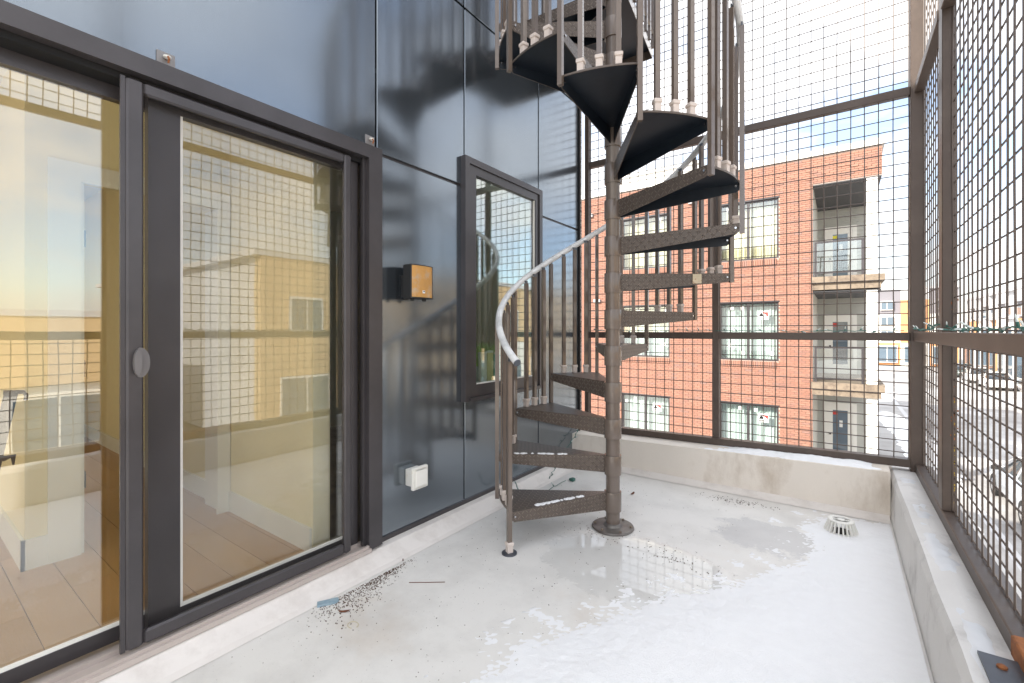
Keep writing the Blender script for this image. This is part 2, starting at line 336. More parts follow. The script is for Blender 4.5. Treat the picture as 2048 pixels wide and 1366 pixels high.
# ================================================================== SETTING
GZ = -3.65
def ground(name, x0, x1, y0, y1, z, m):
    o = MB().add([(x0,y0,z),(x1,y0,z),(x1,y1,z),(x0,y1,z)], [(0,1,2,3)]).build(name, m); tag(o, kind='structure'); return o
ground('ground', -900, 900, -900, 1500, GZ - .3, M['pave'])
ground('courtyard', -40, 3.0, -60, 79, GZ, M['pave'])
o = MB().box(3.0, -60, GZ - .3, 3.2, 79, GZ + .0).build('kerb', M['greystucco']); tag(o, kind='structure')
ground('road', 3.2, 12.0, -60, 79, GZ - .12, M['asphalt'])
o = MB().box(12.0, -60, GZ - .3, 13.4, 79, GZ + .004).build('far_pavement', M['pave']); tag(o, kind='structure')
ground('cross_road', -40, 60, 79, 84, GZ - .116, M['asphalt'])

# deck
o = MB().box(-2.13, -2.6, -.35, .275, 3.95, 0).build('deck_floor', M['deck']); tag(o, kind='structure')
# sloping white membrane upstand at the foot of the cladding
mb = MB(); F = lambda u, v, d: (u, d, v)
mb.prism([(-2.16, .002), (-1.955, .002), (-1.985, .012), (-2.075, .058), (-2.16, .062)], F, -2.6, 4.0)
o = mb.build('membrane_upstand', M['white']); tag(o, kind='structure')

# ---------------------------------------------------------------- parapets
pr = empty('parapet_wall', (-.9, 4.1, 0)); tag(pr, 'low cream rendered parapet wall across the deck end, facing the brick building', 'wall')
mb = MB(); zl, zr = .262, .318
A = [(-2.13, 3.95, -.3), (.44, 3.95, -.3), (.44, 4.36, -.3), (-2.13, 4.36, -.3), (-2.13, 3.965, zl), (.275, 3.965, zr), (.275, 4.36, zr+.004), (-2.13, 4.36, zl+.01)]
A[1] = (.275, 3.95, -.3); A[2] = (.275, 4.36, -.3)
mb.add(A, [(0,3,2,1),(4,5,6,7),(0,1,5,4),(1,2,6,5),(2,3,7,6),(3,0,4,7)])
mb.build('wall', M['parapet'], pr)
mb = MB(); mb.prism([(3.96, .03), (3.93, .02), (3.86, .003), (3.96, .003)], lambda u, v, d: (d, u, v), -2.0, .27); mb.build('cove', M['white'], pr)
ps = empty('parapet_wall', (.4, 1, 0)); tag(ps, 'long low grey-white parapet wall with stained icy top under the side screen', 'wall')
M['parapet2'] = mat('weathered_parapet', (.70, .68, .65), .8, 0, .08, 3, c2=(.36, .34, .32), thr=(.52, .8), c2scale=3.5, bump=.004, bscale=70)
mb = MB(); nseg = 60; V = []; Fc = []
for i in range(nseg + 1):
    y = -2.6 + 6.96 * i / nseg
    j = lambda s, k: s * mnoise.noise(Vector((y * 2.3, k, 0)))
    for x, z in ((.275, -.3), (.275, 0), (.285 + j(.006, 1), .26), (.30 + j(.006, 2), .292 + j(.006, 3)), (.36, .297 + j(.008, 4)), (.42, .29 + j(.006, 5)), (.56, .285), (.56, -.3)): V.append((x, y, z))
for i in range(nseg):
    for k in range(7): Fc.append((i*8+k, i*8+k+1, i*8+9+k, i*8+8+k))
Fc += [tuple(range(7, -1, -1)), tuple(range(nseg*8, nseg*8+8))]
mb.add(V, Fc); mb.build('wall', M['parapet2'], ps)
mb = MB().box(.335, 1.70, .299, .418, 1.93, .308); mb.build('cover_plate', M['steelgrey'], ps)
[MB().lathe([(.012, 0), (.012, .006), (.006, .01)], 8, (.375, y, .307)).build('bolt', M['rust'], ps) for y in (1.77, 1.87)]

# ================================================================== PANEL BUILDING
XF = -2.13
bl = empty('panel_building', (XF, .8, 0)); tag(bl, 'dark blue metal-clad building wall with sliding door and window onto the deck', 'building')
door_hole = (-.55, 1.60, .03, 2.20); win_hole = (2.42, 3.29, .85, 2.40); added_light_hole = (-3.3, -1.15, .1, 2.2)
mb = MB(); holes_wall(mb, 'x', -3.6, 4.09, -.3, 2.75, -2.30, -2.166, [door_hole, win_hole, added_light_hole]); mb.build('wall_core', M['black'], bl)
mb = MB(); mb.box(-9, -3.6, 2.78, -2.166, 4.09, 6.1); mb.build('upper_wall', M['black'], bl)  # unseen upper part, built this high to shade the deck
mb = MB(); mb.box(-9.2, -3.6, GZ, -2.166, 4.09, -.31); mb.build('lower_wall', M['panel'], bl)
mb = MB(); mb.box(-9.3, -3.7, 6.1, -2.1, 4.15, 6.22); mb.build('roof', M['roofcap'], bl)  # unseen roof over the height added for shade
rows = []
for y0, y1, z0, z1 in [(-3.6, -1.006, 2.28, 3.52), (-.994, 1.634, 2.262, 3.52), (1.646, 2.379, 2.285, 3.52), (1.60, 2.379, .075, 2.268), (2.391, 3.341, .075, .82),
                       (2.391, 3.341, 2.43, 3.52), (3.353, 4.085, .075, 2.268), (3.353, 4.085, 2.284, 3.52),
                       (-3.6, -1.006, 3.535, 5.0), (-.994, 1.634, 3.535, 5.0), (1.646, 2.379, 3.535, 5.0), (2.391, 3.341, 3.535, 5.0), (3.353, 4.085, 3.535, 5.0),
                       (-3.6, -1.006, 5.013, 6.09), (-.994, 1.634, 5.013, 6.09), (1.646, 2.379, 5.013, 6.09), (2.391, 3.341, 5.013, 6.09), (3.353, 4.085, 5.013, 6.09)]:
    MB().bevbox(-2.162, y0, z0, XF, y1, z1, .003).build('cladding_panel', M['panel'], bl)
for y0, y1 in ((1.655, 2.37), (3.36, 4.08)): MB().box(-2.165, y0, 2.268, -2.142, y1, 2.284).build('joint_gasket', M['bronze'], bl)
mb = MB(); mb.box(-2.15, 1.65, .058, -2.122, 4.088, .086); mb.build('base_trim', M['bronze'], bl)
mb = MB(); mb.box(-2.17, 4.088, .06, -2.118, 4.118, 6.1); mb.build('corner_trim', M['black'], bl)
mb = MB(); mb.box(-2.16, 4.119, .27, -2.125, 4.155, 6.05)
mb.build('edge_strip', mat('perforated_edge', (.62, .6, .55), .6, 0, .2, 40, c2=(.03, .03, .03), thr=(.50, .56), c2scale=70), bl)
# --- fixed window
wn = MB()
wn.box(-2.14, 2.35, .775, -2.088, 2.395, 2.48); wn.box(-2.14, 3.305, .775, -2.088, 3.35, 2.48)
wn.box(-2.14, 2.395, 2.435, -2.088, 3.305, 2.48); wn.box(-2.14, 2.395, .775, -2.075, 3.305, .80)
wn.box(-2.14, 2.395, .80, -2.10, 3.305, .885); wn.box(-2.14, 2.395, .885, -2.10, 2.478, 2.435); wn.box(-2.14, 3.255, .885, -2.10, 3.305, 2.435); wn.box(-2.14, 2.478, 2.375, -2.10, 3.255, 2.435)
wo_ = wn.build('window', M['bronze'], bl)
MB().box(-2.128, 2.478, .885, -2.120, 3.255, 2.375).build('pane', M['wglass'], wo_)
mb = MB(); mb.box(-2.12, 2.478, .885, -2.108, 2.486, 2.375); mb.box(-2.12, 3.247, .885, -2.108, 3.255, 2.375); mb.box(-2.12, 2.486, .885, -2.108, 3.247, .893); mb.build('glazing_bead', M['whitetrim'], wo_)
added_window = MB(); added_window.box(-2.20, -3.4, .07, -2.10, -3.3, 2.27); added_window.box(-2.20, -1.15, .07, -2.10, -1.01, 2.27); added_window.box(-2.20, -3.3, 2.19, -2.10, -1.15, 2.27); added_window.box(-2.20, -3.3, .07, -2.10, -1.15, .13)  # unseen extra window, added to let more daylight into the room
added_window = added_window.build('window', M['bronze'], bl); MB().box(-2.155, -3.3, .13, -2.148, -1.15, 2.19).build('pane', M['glass'], added_window)
mb = MB(); mb.box(-2.299, 2.42, .835, -2.168, 3.29, .8505); mb.build('window_sill', M['whitetrim'], wo_)
for y0, y1 in ((2.4205, 2.43), (3.28, 3.2895)): MB().box(-2.299, y0, .851, -2.168, y1, 2.399).build('window_reveal', M['whitetrim'], wo_)  # white liner boards added to bounce light onto the planter
MB().box(-2.299, 2.4305, 2.39, -2.168, 3.2795, 2.3995).build('window_reveal', M['whitetrim'], wo_)
# --- sliding door
d = MB()
d.box(-2.25, 1.56, .07, -2.085, 1.648, 2.285); d.box(-2.25, -.62, .07, -2.085, -.53, 2.285)
d.box(-2.25, -.53, 2.215, -2.085, 1.56, 2.285); d.box(-2.135, 1.54, .09, -2.115, 1.56, 2.215)
door = d.build('sliding_door', M['bronze'], bl)
mb = MB(); mb.box(-2.26, -.53, 2.19, -2.13, 1.56, 2.215); mb.build('head_track', M['black'], door)  # track coloured black to stand for the shadow gap under the head
mb = MB(); mb.box(-2.26, -.53, .062, -2.07, 1.565, .082); mb.box(-2.10, -.53, .082, -2.085, 1.565, .094); mb.box(-2.165, -.53, .082, -2.15, 1.56, .10)
mb.build('sill_track', mat('pinkish_aluminium', (.56, .49, .45), .5, .3, .06, 10), door)
def sash(name, y0, y1, z0, z1, x0, x1, st, rt, gl, bead=True):
    m = MB(); m.box(x0, y0, z0, x1, y0+st[0], z1); m.box(x0, y1-st[1], z0, x1, y1, z1); m.box(x0, y0+st[0], z0, x1, y1-st[1], z0+rt[0]); m.box(x0, y0+st[0], z1-rt[1], x1, y1-st[1], z1)
    s = m.build(name, M['bronze'], door); xm = (x0+x1)/2
    MB().box(xm-.004, y0+st[0], z0+rt[0], xm+.004, y1-st[1], z1-rt[1]).build('glass_pane', gl, door)
    if bead:
        m = MB(); a, b, c, e = y0+st[0], y1-st[1], z0+rt[0], z1-rt[1]
        m.box(xm+.005, a, c, xm+.016, a+.010, e); m.box(xm+.005, a+.010, c, xm+.016, b, c+.012); m.build('glazing_bead', M['whitetrim'], door)
sash('outer_sash', .60, 1.535, .10, 2.19, -2.195, -2.155, (.105, .07), (.055, .055), M['glass'])
sash('inner_sash', -.52, .69, .10, 2.19, -2.25, -2.21, (.09, .06), (.055, .05), M['glass'])
m = MB()   # screen frame with softly rounded stiles
def rail(p0, p1, w_, axis):
    pass
m.bevbox(-2.128, .520, .100, -2.098, .572, 2.195, .007); m.bevbox(-2.128, 1.418, .100, -2.098, 1.458, 2.195, .007)
m.bevbox(-2.126, .572, .100, -2.100, 1.418, .152, .007); m.bevbox(-2.126, .572, 2.148, -2.100, 1.418, 2.195, .007)
m.box(-2.118, .505, .10, -2.106, .519, 2.195)
m.build('screen_frame', M['bronze'], door)
MB().box(-2.1145, .574, .155, -2.1135, 1.416, 2.146).build('insect_screen', M['screen'], door)
hb = MB(); hb.prism([(math.cos(a)*.028 if math.cos(a) > 0 else math.cos(a)*.022, math.sin(a)*.055) for a in [2*math.pi*k/28 for k in range(28)]], lambda u, v, dd: (dd, .560+u, 1.152+v), -2.10, -2.088)
hb.prism([(math.cos(a)*.012 - .012, math.sin(a)*.045) for a in [2*math.pi*k/20 for k in range(20)]], lambda u, v, dd: (dd, .560+u, 1.152+v), -2.088, -2.07)
hb.build('handle', mat('grey_handle', (.16, .15, .15), .45, .2), door)

# --- room behind the glass
FZ = .075
rf = tag(MB().box(-9, -3.6, -.3, -2.301, 4.0, FZ - .02).build('room_floor', M['slabwood']), kind='structure')
yy = -2.2
while yy < 1.36:
    x = -2.27 - rnd.uniform(.2, 1.4); xs = -2.27
    while xs > -7:
        MB().box(max(x, -7), yy, FZ - .018, xs - .002, min(yy + .157, 1.36), FZ).build('plank', M['wood'], rf)
        xs = x; x -= rnd.uniform(.9, 1.7)
    yy += .16
mb = MB()
mb.box(-9, 1.36, FZ, -2.301, 1.46, 2.75)                               # cross wall
mb.box(-4.40, .42, FZ, -3.30, .62, 2.75)                               # pier by the doorway
mb.box(-3.42, .62, 2.08, -3.30, 1.36, 2.75)                            # wall over the doorway
mb.box(-4.50, -3.6, FZ, -4.40, .62, 2.75)                              # yellow wall
mb.box(-7.1, .3, FZ, -7.0, 1.36, 2.75)
holes_wall(mb, 'y', -9, -2.301, FZ, 2.75, -3.7, -3.6, [(-4.38, -2.32, .1, 2.72)])  # opening invented in the unseen south wall so sun lights the room
tag(mb.build('room_wall', M['cream']), kind='structure')
mb = MB(); holes_wall(mb, 'x', -3.6, 4.0, FZ, 2.75, -2.312, -2.302, [door_hole, win_hole, added_light_hole]); mb.box(-9, 4.0, FZ, -2.301, 4.05, 2.75)  # pale lining added over the black core to bounce light indoors
tag(mb.build('room_lining_wall', M['whitetrim']), kind='structure')
tag(MB().box(-9, -3.6, 2.75, -2.17, 4.05, 2.78).build('room_ceiling', M['ceil']), kind='structure')
mb = MB()
mb.box(-3.29, 1.345, FZ, -2.31, 1.359, FZ + .13); mb.box(-7, 1.345, FZ, -3.56, 1.359, FZ + .13); mb.box(-3.299, .405, FZ, -3.285, .60, FZ + .15); mb.box(-4.40, .405, FZ, -3.285, .419, FZ + .15); mb.box(-4.399, -3.5, FZ, -4.385, .404, FZ + .13)
tag(mb.build('baseboard_wall_trim', M['whitetrim']), kind='structure')
df = empty('door_frame', (-3.3, 1.0, FZ)); tag(df, 'white cased doorway with black hinges inside the lit room', 'door frame')
mb = MB(); mb.box(-3.298, .50, FZ, -3.28, .625, 2.16); mb.box(-3.44, .6215, FZ, -3.2985, .64, 2.08); mb.build('hinge_jamb', M['whitetrim'], df)
mb = MB(); mb.box(-3.56, 1.31, FZ, -3.29, 1.3595, 2.08); mb.box(-3.298, 1.28, FZ, -3.28, 1.355, 2.16); mb.build('strike_jamb', M['whitetrim'], df)
mb = MB(); mb.box(-3.298, .625, 2.06, -3.281, 1.28, 2.16); mb.build('head_casing', M['whitetrim'], df)
for z in (.42, 1.02, 1.72): MB().bevbox(-3.36, .64, z, -3.30, .648, z + .09, .003).build('hinge', M['black'], df)
st = empty('black_stand', (-3.2, .2, FZ)); tag(st, 'black folded stand leaning by the white pier behind the glass', 'stand')
mb = MB(); mb.prism([(.19, .0), (.24, .0), (.388, .905), (.345, .905)], lambda u, v, dd: (dd, u, FZ + .002 + v), -3.235, -3.20); mb.build('panel', M['rubber'], st)
mb = MB(); mb.tube([(-3.218, .34, .975), (-3.218, .405, .972), (-3.218, .415, .955), (-3.218, .412, .93)], [.012, .010, .010, .008], 6); mb.build('top_hook', M['rubber'], st)
mb = MB(); mb.tube([(-3.218, .29, .675), (-3.218, .345, .662), (-3.218, .372, .668), (-3.218, .372, .625)], [.012, .014, .012, .004], 6); mb.build('foot_hook', M['rubber'], st)
# plant and cards on the inside of the fixed window
sh = empty('window_ledge', (-2.5, 2.8, 0)); tag(sh, 'narrow white ledge inside the fixed window', 'ledge')
MB().box(-2.75, 2.2, .80, -2.302, 3.6, .84).build('board', M['whitetrim'], sh); MB().box(-2.75, 2.2, FZ, -2.70, 3.6, .80).build('support', M['whitetrim'], sh)
tag(MB().box(-5.2, 2.0, FZ, -5.1, 4.0, 2.75).build('window_room_wall', mat('pale_green_wall', (.62, .66, .58), .7)), kind='structure')
pl = empty('grass_planter', (-2.235, 2.69, .852)); tag(pl, 'bright green grass in a long grey planter behind the fixed window', 'plant')
MB().bevbox(-2.275, 2.53, .852, -2.205, 2.87, 1.0, .006).build('planter', M['pot'], pl)
mb = MB()
for k in range(420):
    y_ = rnd.uniform(2.54, 2.86); a = rnd.uniform(0, 6.28); b0 = Vector((-2.235 + rnd.uniform(-.022, .022), y_, .985)); h = rnd.uniform(.12, .26); sp_ = rnd.uniform(.02, .10)
    pts = [b0 + Vector((math.cos(a)*sp_*t*t*.45, math.sin(a)*sp_*t*t, h*t*(1-.2*t))) for t in (0, .33, .66, 1)]
    s_ = Vector((.15, 1, 0)) * .0028
    mb.add([p + s_*(1-i/3.3) for i, p in enumerate(pts)] + [p - s_*(1-i/3.3) for i, p in enumerate(pts)], [(i, i+1, i+5, i+4) for i in range(3)])
o = mb.build('blades', M['grass'], pl); o['kind'] = 'stuff'
for i, (y, z1, m_, lb) in enumerate(((2.655, 1.09, 'creamcard', 'cream box against the glass before the green grass'), (2.735, 1.10, 'yellowcard', 'yellow box between the cream and teal boxes behind the window'), (2.82, 1.085, 'teal', 'teal box behind the window before the green grass'))):
    c = empty('small_box', (-2.185, y, .852)); tag(c, lb, 'box', 'boxes inside the fixed window')
    MB().bevbox(-2.202, y-.034, .852, -2.172, y+.034, z1, .003).build('carton', M[m_], c); MB().bevbox(-2.203, y-.036, z1, -2.171, y+.036, z1+.016, .002).build('lid', M['creamcard'], c)

# --- things on the wall
sp = empty('wall_speaker', (XF, 1.86, 1.55)); tag(sp, 'small outdoor speaker with rusted orange front on the blue wall', 'speaker')
mb = MB(); prof = [(1.772, -2.055), (1.772, -1.992), (1.80, -1.982), (1.858, -1.976), (1.92, -1.982), (1.946, -1.992), (1.946, -2.055), (1.91, -2.095), (1.81, -2.095)]
mb.prism([(y, x) for y, x in prof], lambda u, v, dd: (v, u, dd), 1.458, 1.652); mb.build('cabinet', mat('grey_cabinet', (.02, .02, .02), .6, 0, .1), sp)
mb = MB(); mb.prism([(1.776, -1.991), (1.80, -1.979), (1.858, -1.9725), (1.918, -1.979), (1.942, -1.991), (1.92, -1.985), (1.858, -1.979), (1.80, -1.985)], lambda u, v, dd: (v, u, dd), 1.464, 1.646); mb.build('grille', M['speakerrust'], sp)
MB().box(-1.9725, 1.845, 1.487, -1.969, 1.862, 1.503).build('badge', M['whites'], sp)
MB().box(-1.9690, 1.848, 1.495, -1.9675, 1.859, 1.500).build('badge_mark', M['black'], sp)
mb = MB(); mb.box(-2.129, 1.82, 1.47, -2.11, 1.90, 1.60); mb.box(-2.11, 1.84, 1.50, -2.05, 1.88, 1.53); mb.lathe([(.012, 0), (.012, .014)], 10, (-2.02, 1.81, 1.443)); mb.lathe([(.012, 0), (.012, .014)], 10, (-2.02, 1.90, 1.443)); mb.build('bracket', M['rubber'], sp)
ob = empty('outlet_box', (XF, 1.9, .38)); tag(ob, 'yellowed white weatherproof outlet box low on the blue wall', 'outlet')
MB().bevbox(-2.129, 1.85, .335, -2.07, 1.945, .435, .004).build('box', M['plastic'], ob)
mb = MB(); mb.bevbox(-2.07, 1.838, .318, -2.045, 1.962, .452, .006); cv = mb.build('cover', M['plastic'], ob)
MB().bevbox(-2.045, 1.855, .335, -2.038, 1.945, .435, .003).build('cover_recess', M['whitetrim'], ob)
MB().tube([(-2.05, 1.836, .325), (-2.05, 1.836, .445)], .005, 6).build('hinge', M['plastic'], ob)
for i, (y, z, lb) in enumerate(((.648, 2.325, 'small square wall plate with rusty hook above the insect screen stile'), (1.594, 2.33, 'small square wall plate with rusty hook at the panel joint above the door corner'))):
    p = empty('hook_plate', (XF, y, z)); tag(p, lb, 'wall hook', 'hook plates over the door')
    MB().bevbox(-2.129, y-.03, z-.025, -2.124, y+.03, z+.025, .001).build('plate', mat('translucent_plate', (.25, .24, .24), .4, .2), p)
    mb = MB(); mb.lathe([(.003, -.006), (.013, 0), (.013, .006), (.004, .010)], 12, (-2.112, y, z)); mb.build('cap', M['plastic'], p)
    MB().tube([(-2.124, y, z), (-2.10, y, z), (-2.092, y, z-.012), (-2.10, y, z-.024)], .004, 6).build('hook', M['rust'], p)

# ================================================================== SPIRAL STAIR
CX, CY, RISE, A0 = -1.188, 2.76, .2335, 243.0
ss = empty('spiral_staircase', (CX, CY, 0)); tag(ss, 'brown steel spiral staircase with chequer plate treads and white handrail', 'staircase')
TOPK = 16
MB().lathe([(.0445, .0), (.0445, 4.7), (.05, 4.71), (.0, 4.73)], 28, (CX, CY, .012)).build('centre_column', M['stairbrown'], ss, True)
MB().lathe([(.130, 0), (.134, .006), (.130, .014), (.06, .017), (.052, .03), (.0445, .034)], 40, (CX, CY, 0.001)).build('base_plate', mat('base_plate_paint', (.12, .10, .09), .4, .2, .3, 14, c2=(.2, .19, .17), c2scale=10), ss, True)
for k in range(6):
    a = k*math.pi/3 + .3; MB().lathe([(.009, 0), (.009, .008), (.003, .011)], 6, (CX + .112*math.cos(a), CY + .112*math.sin(a), .0155)).build('anchor_bolt', M['slabwood'], ss)
# tread mesh: nosing along local angle 0, sweeping clockwise 30 degrees
RO, HI, HT = .735, .112, .058
ARC = [-31.2 * i / 10 + .6 for i in range(11)]
pol = lambda r, a, z: (r*math.cos(R(a)), r*math.sin(R(a)), z)
def tread_mesh():
    V = []; Fs = []; UV = []
    def face(ps, uvs): b = len(V); V.extend(ps); Fs.append(tuple(range(b, b+len(ps)))); UV.extend(uvs)
    for a, b in zip(ARC, ARC[1:]):
        q = [pol(.04, a, 0), pol(.04, b, 0), pol(RO, b, 0), pol(RO, a, 0)]; face(q[::-1], [(p[0], p[1]) for p in q[::-1]])
        q = [pol(RO, a, 0), pol(RO, b, 0), pol(RO, b, -.010), pol(RO, a, -.010)]; face(q, [(0, 0)]*4)
        q = [pol(RO, a, -.010), pol(RO, b, -.010), pol(RO-.004, b, -.010), pol(RO-.004, a, -.010)]; face(q, [(0, 0)]*4)
    for a, sg in ((ARC[0], 1), (ARC[-1], -1)):
        n = Vector((-math.sin(R(a)), math.cos(R(a)), 0)) * sg
        o = [Vector(pol(.045, a, 0)), Vector(pol(RO, a, 0)), Vector(pol(RO, a, -HT+.012)), Vector(pol(RO-.014, a, -HT)), Vector(pol(.045, a, -HI))]
        u = [(.045, 0), (RO, 0), (RO, -HT+.012), (RO-.014, -HT), (.045, -HI)]
        face([p + n*.0 for p in (o if sg < 0 else o[::-1])], u if sg < 0 else u[::-1])
        i = [p - n*.005 for p in o]
        for k in range(1, 5):
            j = (k+1) % 5
            if k < 4: face([o[k], o[j], i[j], i[k]], [(0, 0)]*4)
    me = bpy.data.meshes.new('tread'); me.from_pydata([tuple(p) for p in V], [], Fs); ul = me.uv_layers.new(name='UVMap')
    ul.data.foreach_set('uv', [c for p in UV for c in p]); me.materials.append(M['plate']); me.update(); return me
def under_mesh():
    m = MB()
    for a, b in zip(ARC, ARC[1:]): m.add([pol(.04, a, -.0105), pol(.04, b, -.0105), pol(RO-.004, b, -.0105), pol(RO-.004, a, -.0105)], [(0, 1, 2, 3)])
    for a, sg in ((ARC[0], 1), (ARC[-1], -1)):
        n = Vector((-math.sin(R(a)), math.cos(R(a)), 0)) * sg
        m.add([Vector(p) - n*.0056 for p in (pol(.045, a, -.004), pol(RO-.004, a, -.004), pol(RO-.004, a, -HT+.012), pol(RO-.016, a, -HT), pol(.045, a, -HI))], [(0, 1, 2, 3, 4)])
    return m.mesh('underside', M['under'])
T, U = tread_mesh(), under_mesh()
CO = MB().lathe([(.0535, -.122), (.0545, -.119), (.0545, .0), (.0535, .003), (.0445, .003)], 28).mesh('collar', M['stairbrown'], smooth=True)
BOS = []
for a in (ARC[0], ARC[-1]):
    sg = 1 if a == ARC[0] else -1
    n = Vector((-math.sin(R(a)), math.cos(R(a)), 0)) * sg; p = Vector(pol(RO-.018, a, -.026)); BOS.append(MB().tube([p - n*.02, p + n*.008], .006, 6).mesh('bolt', M['chrome']))
bw = .0125
def bal_mesh(L, nm='baluster'): return MB().box(-bw, -bw, 0, bw, bw, L).mesh(nm, M['stairbrown'])
SHOE = MB(); SHOE.bevbox(-.0165, -.0165, 0, .0165, .0165, .042, .002); SHOE.bevbox(-.021, -.021, .042, .021, .021, .062, .003); SHOE = SHOE.mesh('baluster_shoe', M['shoe'])
HR = .88
BRK = MB(); BRK.add([(-.004, -.012, -.05), (.004, -.012, -.05), (.004, .02, 0), (-.004, .02, 0), (-.004, -.012, 0), (.004, -.012, 0)], [(0,1,2,3),(0,4,5,1),(3,2,5,4),(0,3,4),(1,5,2)]); BRK = BRK.mesh('rail_bracket', M['steelgrey'])
BC = bal_mesh(RISE + HT + HR - .02, 'corner_baluster'); BI = [bal_mesh(HR + RISE*j/4 - .02) for j in range(4)]
for k in range(1, TOPK):
    ang = A0 - (k-1)*30
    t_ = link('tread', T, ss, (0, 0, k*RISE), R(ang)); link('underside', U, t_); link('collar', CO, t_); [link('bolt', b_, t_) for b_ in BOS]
    if k <= 15:
        b_ = link('baluster', BC, ss, (.748*math.cos(R(ang)), .748*math.sin(R(ang)), (k-1)*RISE - HT if k > 1 else .06), R(ang))
        if k == 1:
            b_.data = bal_mesh(RISE + HR - .08)
            s1 = link('foot_shoe', SHOE, b_, (0, 0, -.055)); MB().lathe([(.042, 0), (.042, .006), (.02, .009)], 20, (0, 0, 0)).mesh('x', M['steelgrey'])
            link('foot_plate', MB().lathe([(.044, 0), (.044, .006), (.02, .009)], 20).mesh('foot_plate', M['steelgrey']), b_, (0, 0, -.0595))
        link('rail_bracket', BRK, b_, (0, 0, b_.data.vertices[4].co.z + .02))
    for j in (1, 2, 3):
        a = ang - 7.5*j; r_ = .712
        b_ = link('baluster', BI[j], ss, (r_*math.cos(R(a)), r_*math.sin(R(a)), k*RISE + .001), R(a)); link('baluster_shoe', SHOE, b_)
        link('rail_bracket', BRK, b_, (0, 0, BI[j].vertices[4].co.z + .02))
hp = []
for i in range(0, 260):
    a = A0 + 5 - i*1.8
    if a < A0 - 15*30 - 10: break
    hp.append((CX + .735*math.cos(R(a)), CY + .735*math.sin(R(a)), RISE + HR + .015 + (A0 - a)/30*RISE))
MB().tube(hp, .0215, 12).build('handrail', M['vinyl'], ss, True)
e0 = Vector(hp[0]); e1 = e0 + (e0 - Vector(hp[1])).normalized()*.006
MB().tube([e0, e1], [.0225, .021], 12).build('handrail_cap', M['steelgrey'], ss)
# price-tag like label patch on a riser
tk = 7; a = A0 - tk*30 - .6; c = Vector((CX + .53*math.cos(R(a)), CY + .53*math.sin(R(a)), tk*RISE - .035)); nn = Vector((math.sin(R(a)), -math.cos(R(a)), 0))
mtx = Matrix.Translation(c + nn*.004) @ Matrix.Rotation(R(a), 4, 'Z')
MB().bm(mtx, .055, .003, .06).build('label_patch', mat('faded_sticker', (.6, .5, .35), .7, 0, .3, 40, c2=(.35, .12, .05), thr=(.55, .65), c2scale=40), ss)
# melting snow along two nosings
def nose_snow(k, r0, r1, back, seed):
    m = MB(); q = random.Random(seed); ang = A0 - (k-1)*30
    for i in range(26):
        r_ = r0 + (r1-r0)*q.random()**.8; s_ = q.uniform(.006, .02); aa = ang - math.degrees(back/r_) - q.uniform(0, .8)
        p = Vector((CX + r_*math.cos(R(aa)), CY + r_*math.sin(R(aa)), k*RISE))
        m.lathe([(s_, 0), (s_*.8, .003), (s_*.3, .0055)], 7, p)
    return m.build('snow_patch', M['snowm'], ss)
nose_snow(1, .22, .56, .02, 3); nose_snow(2, .3, .7, .008, 5)
# top landing
LZ = TOPK*RISE
mb = MB(); poly = [(.0, .02), (-.63, .40), (-.93, .40), (-.93, 1.18), (-.14, 1.18)]
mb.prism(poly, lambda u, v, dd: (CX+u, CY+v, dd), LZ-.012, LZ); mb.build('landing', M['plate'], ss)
mb = MB()
for (a, b) in zip(poly, poly[1:] + poly[:1]):
    p, q = Vector((CX+a[0], CY+a[1], LZ)), Vector((CX+b[0], CY+b[1], LZ)); dv = (q-p).normalized(); n = Vector((dv.y, -dv.x, 0))*.004
    mb.add([p, q, q-Vector((0,0,.09)), p-Vector((0,0,.09)), p+n, q+n, q+n-Vector((0,0,.09)), p+n-Vector((0,0,.09))], [(0,1,2,3),(7,6,5,4),(2,6,7,3),(0,4,5,1),(1,5,6,2),(3,7,4,0)])
mb.build('landing_edge', M['stairbrown'], ss)
mb = MB(); mb.prism([(u*.985-.004, v*.985+.006) for u, v in poly], lambda u, v, dd: (CX+u, CY+v, dd), LZ-.018, LZ-.0135); mb.build('landing_underside', M['under'], ss)
for i in range(9):
    f_ = .12 + i*.11; p = (CX - .14*f_, CY + .02 + 1.16*f_, LZ + .0005); MB().box(p[0]-bw, p[1]-bw, p[2], p[0]+bw, p[1]+bw, LZ+.95).build('landing_baluster', M['stairbrown'], ss)
MB().tube([(CX-.01, CY+.1, LZ+.12), (CX-.14, CY+1.18, LZ+.12)], .012, 4).build('landing_toe_rail', M['stairbrown'], ss)

# ================================================================== MESH SCREENS
def wires(mb, plane, d, u0, u1, z0, z1, s, r=.0036, seed=1):
    q = random.Random(seed); nu = max(1, int(round((u1-u0)/s))); nz = max(1, int(round((z1-z0)/s)))
    P = (lambda u, z, o: (u, d+o, z)) if plane == 'y' else (lambda u, z, o: (d+o, u, z))
    for i in range(nu + 1):
        u = u0 + (u1-u0)*i/nu; w_ = q.uniform(0, 9)
        pts = [P(u + .0045*mnoise.noise(Vector((w_, z*1.7, seed))), z, -r*.9 + .004*mnoise.noise(Vector((w_+20, z*1.2, 0)))) for z in [z0 + (z1-z0)*k/(nz) for k in range(nz+1)]]
        mb.tube(pts, r, 5, False)
    for k in range(nz + 1):
        z = z0 + (z1-z0)*k/nz; w_ = q.uniform(30, 60)
        pts = [P(u, z + .003*mnoise.noise(Vector((w_, u*1.5, seed))), r*.9 + .004*mnoise.noise(Vector((w_+20, u*1.2, 0)))) for u in [u0 + (u1-u0)*j/max(6, nu//2) for j in range(max(6, nu//2)+1)]]
        mb.tube(pts, r, 5, False)
ZT = 5.3; YB = 4.2
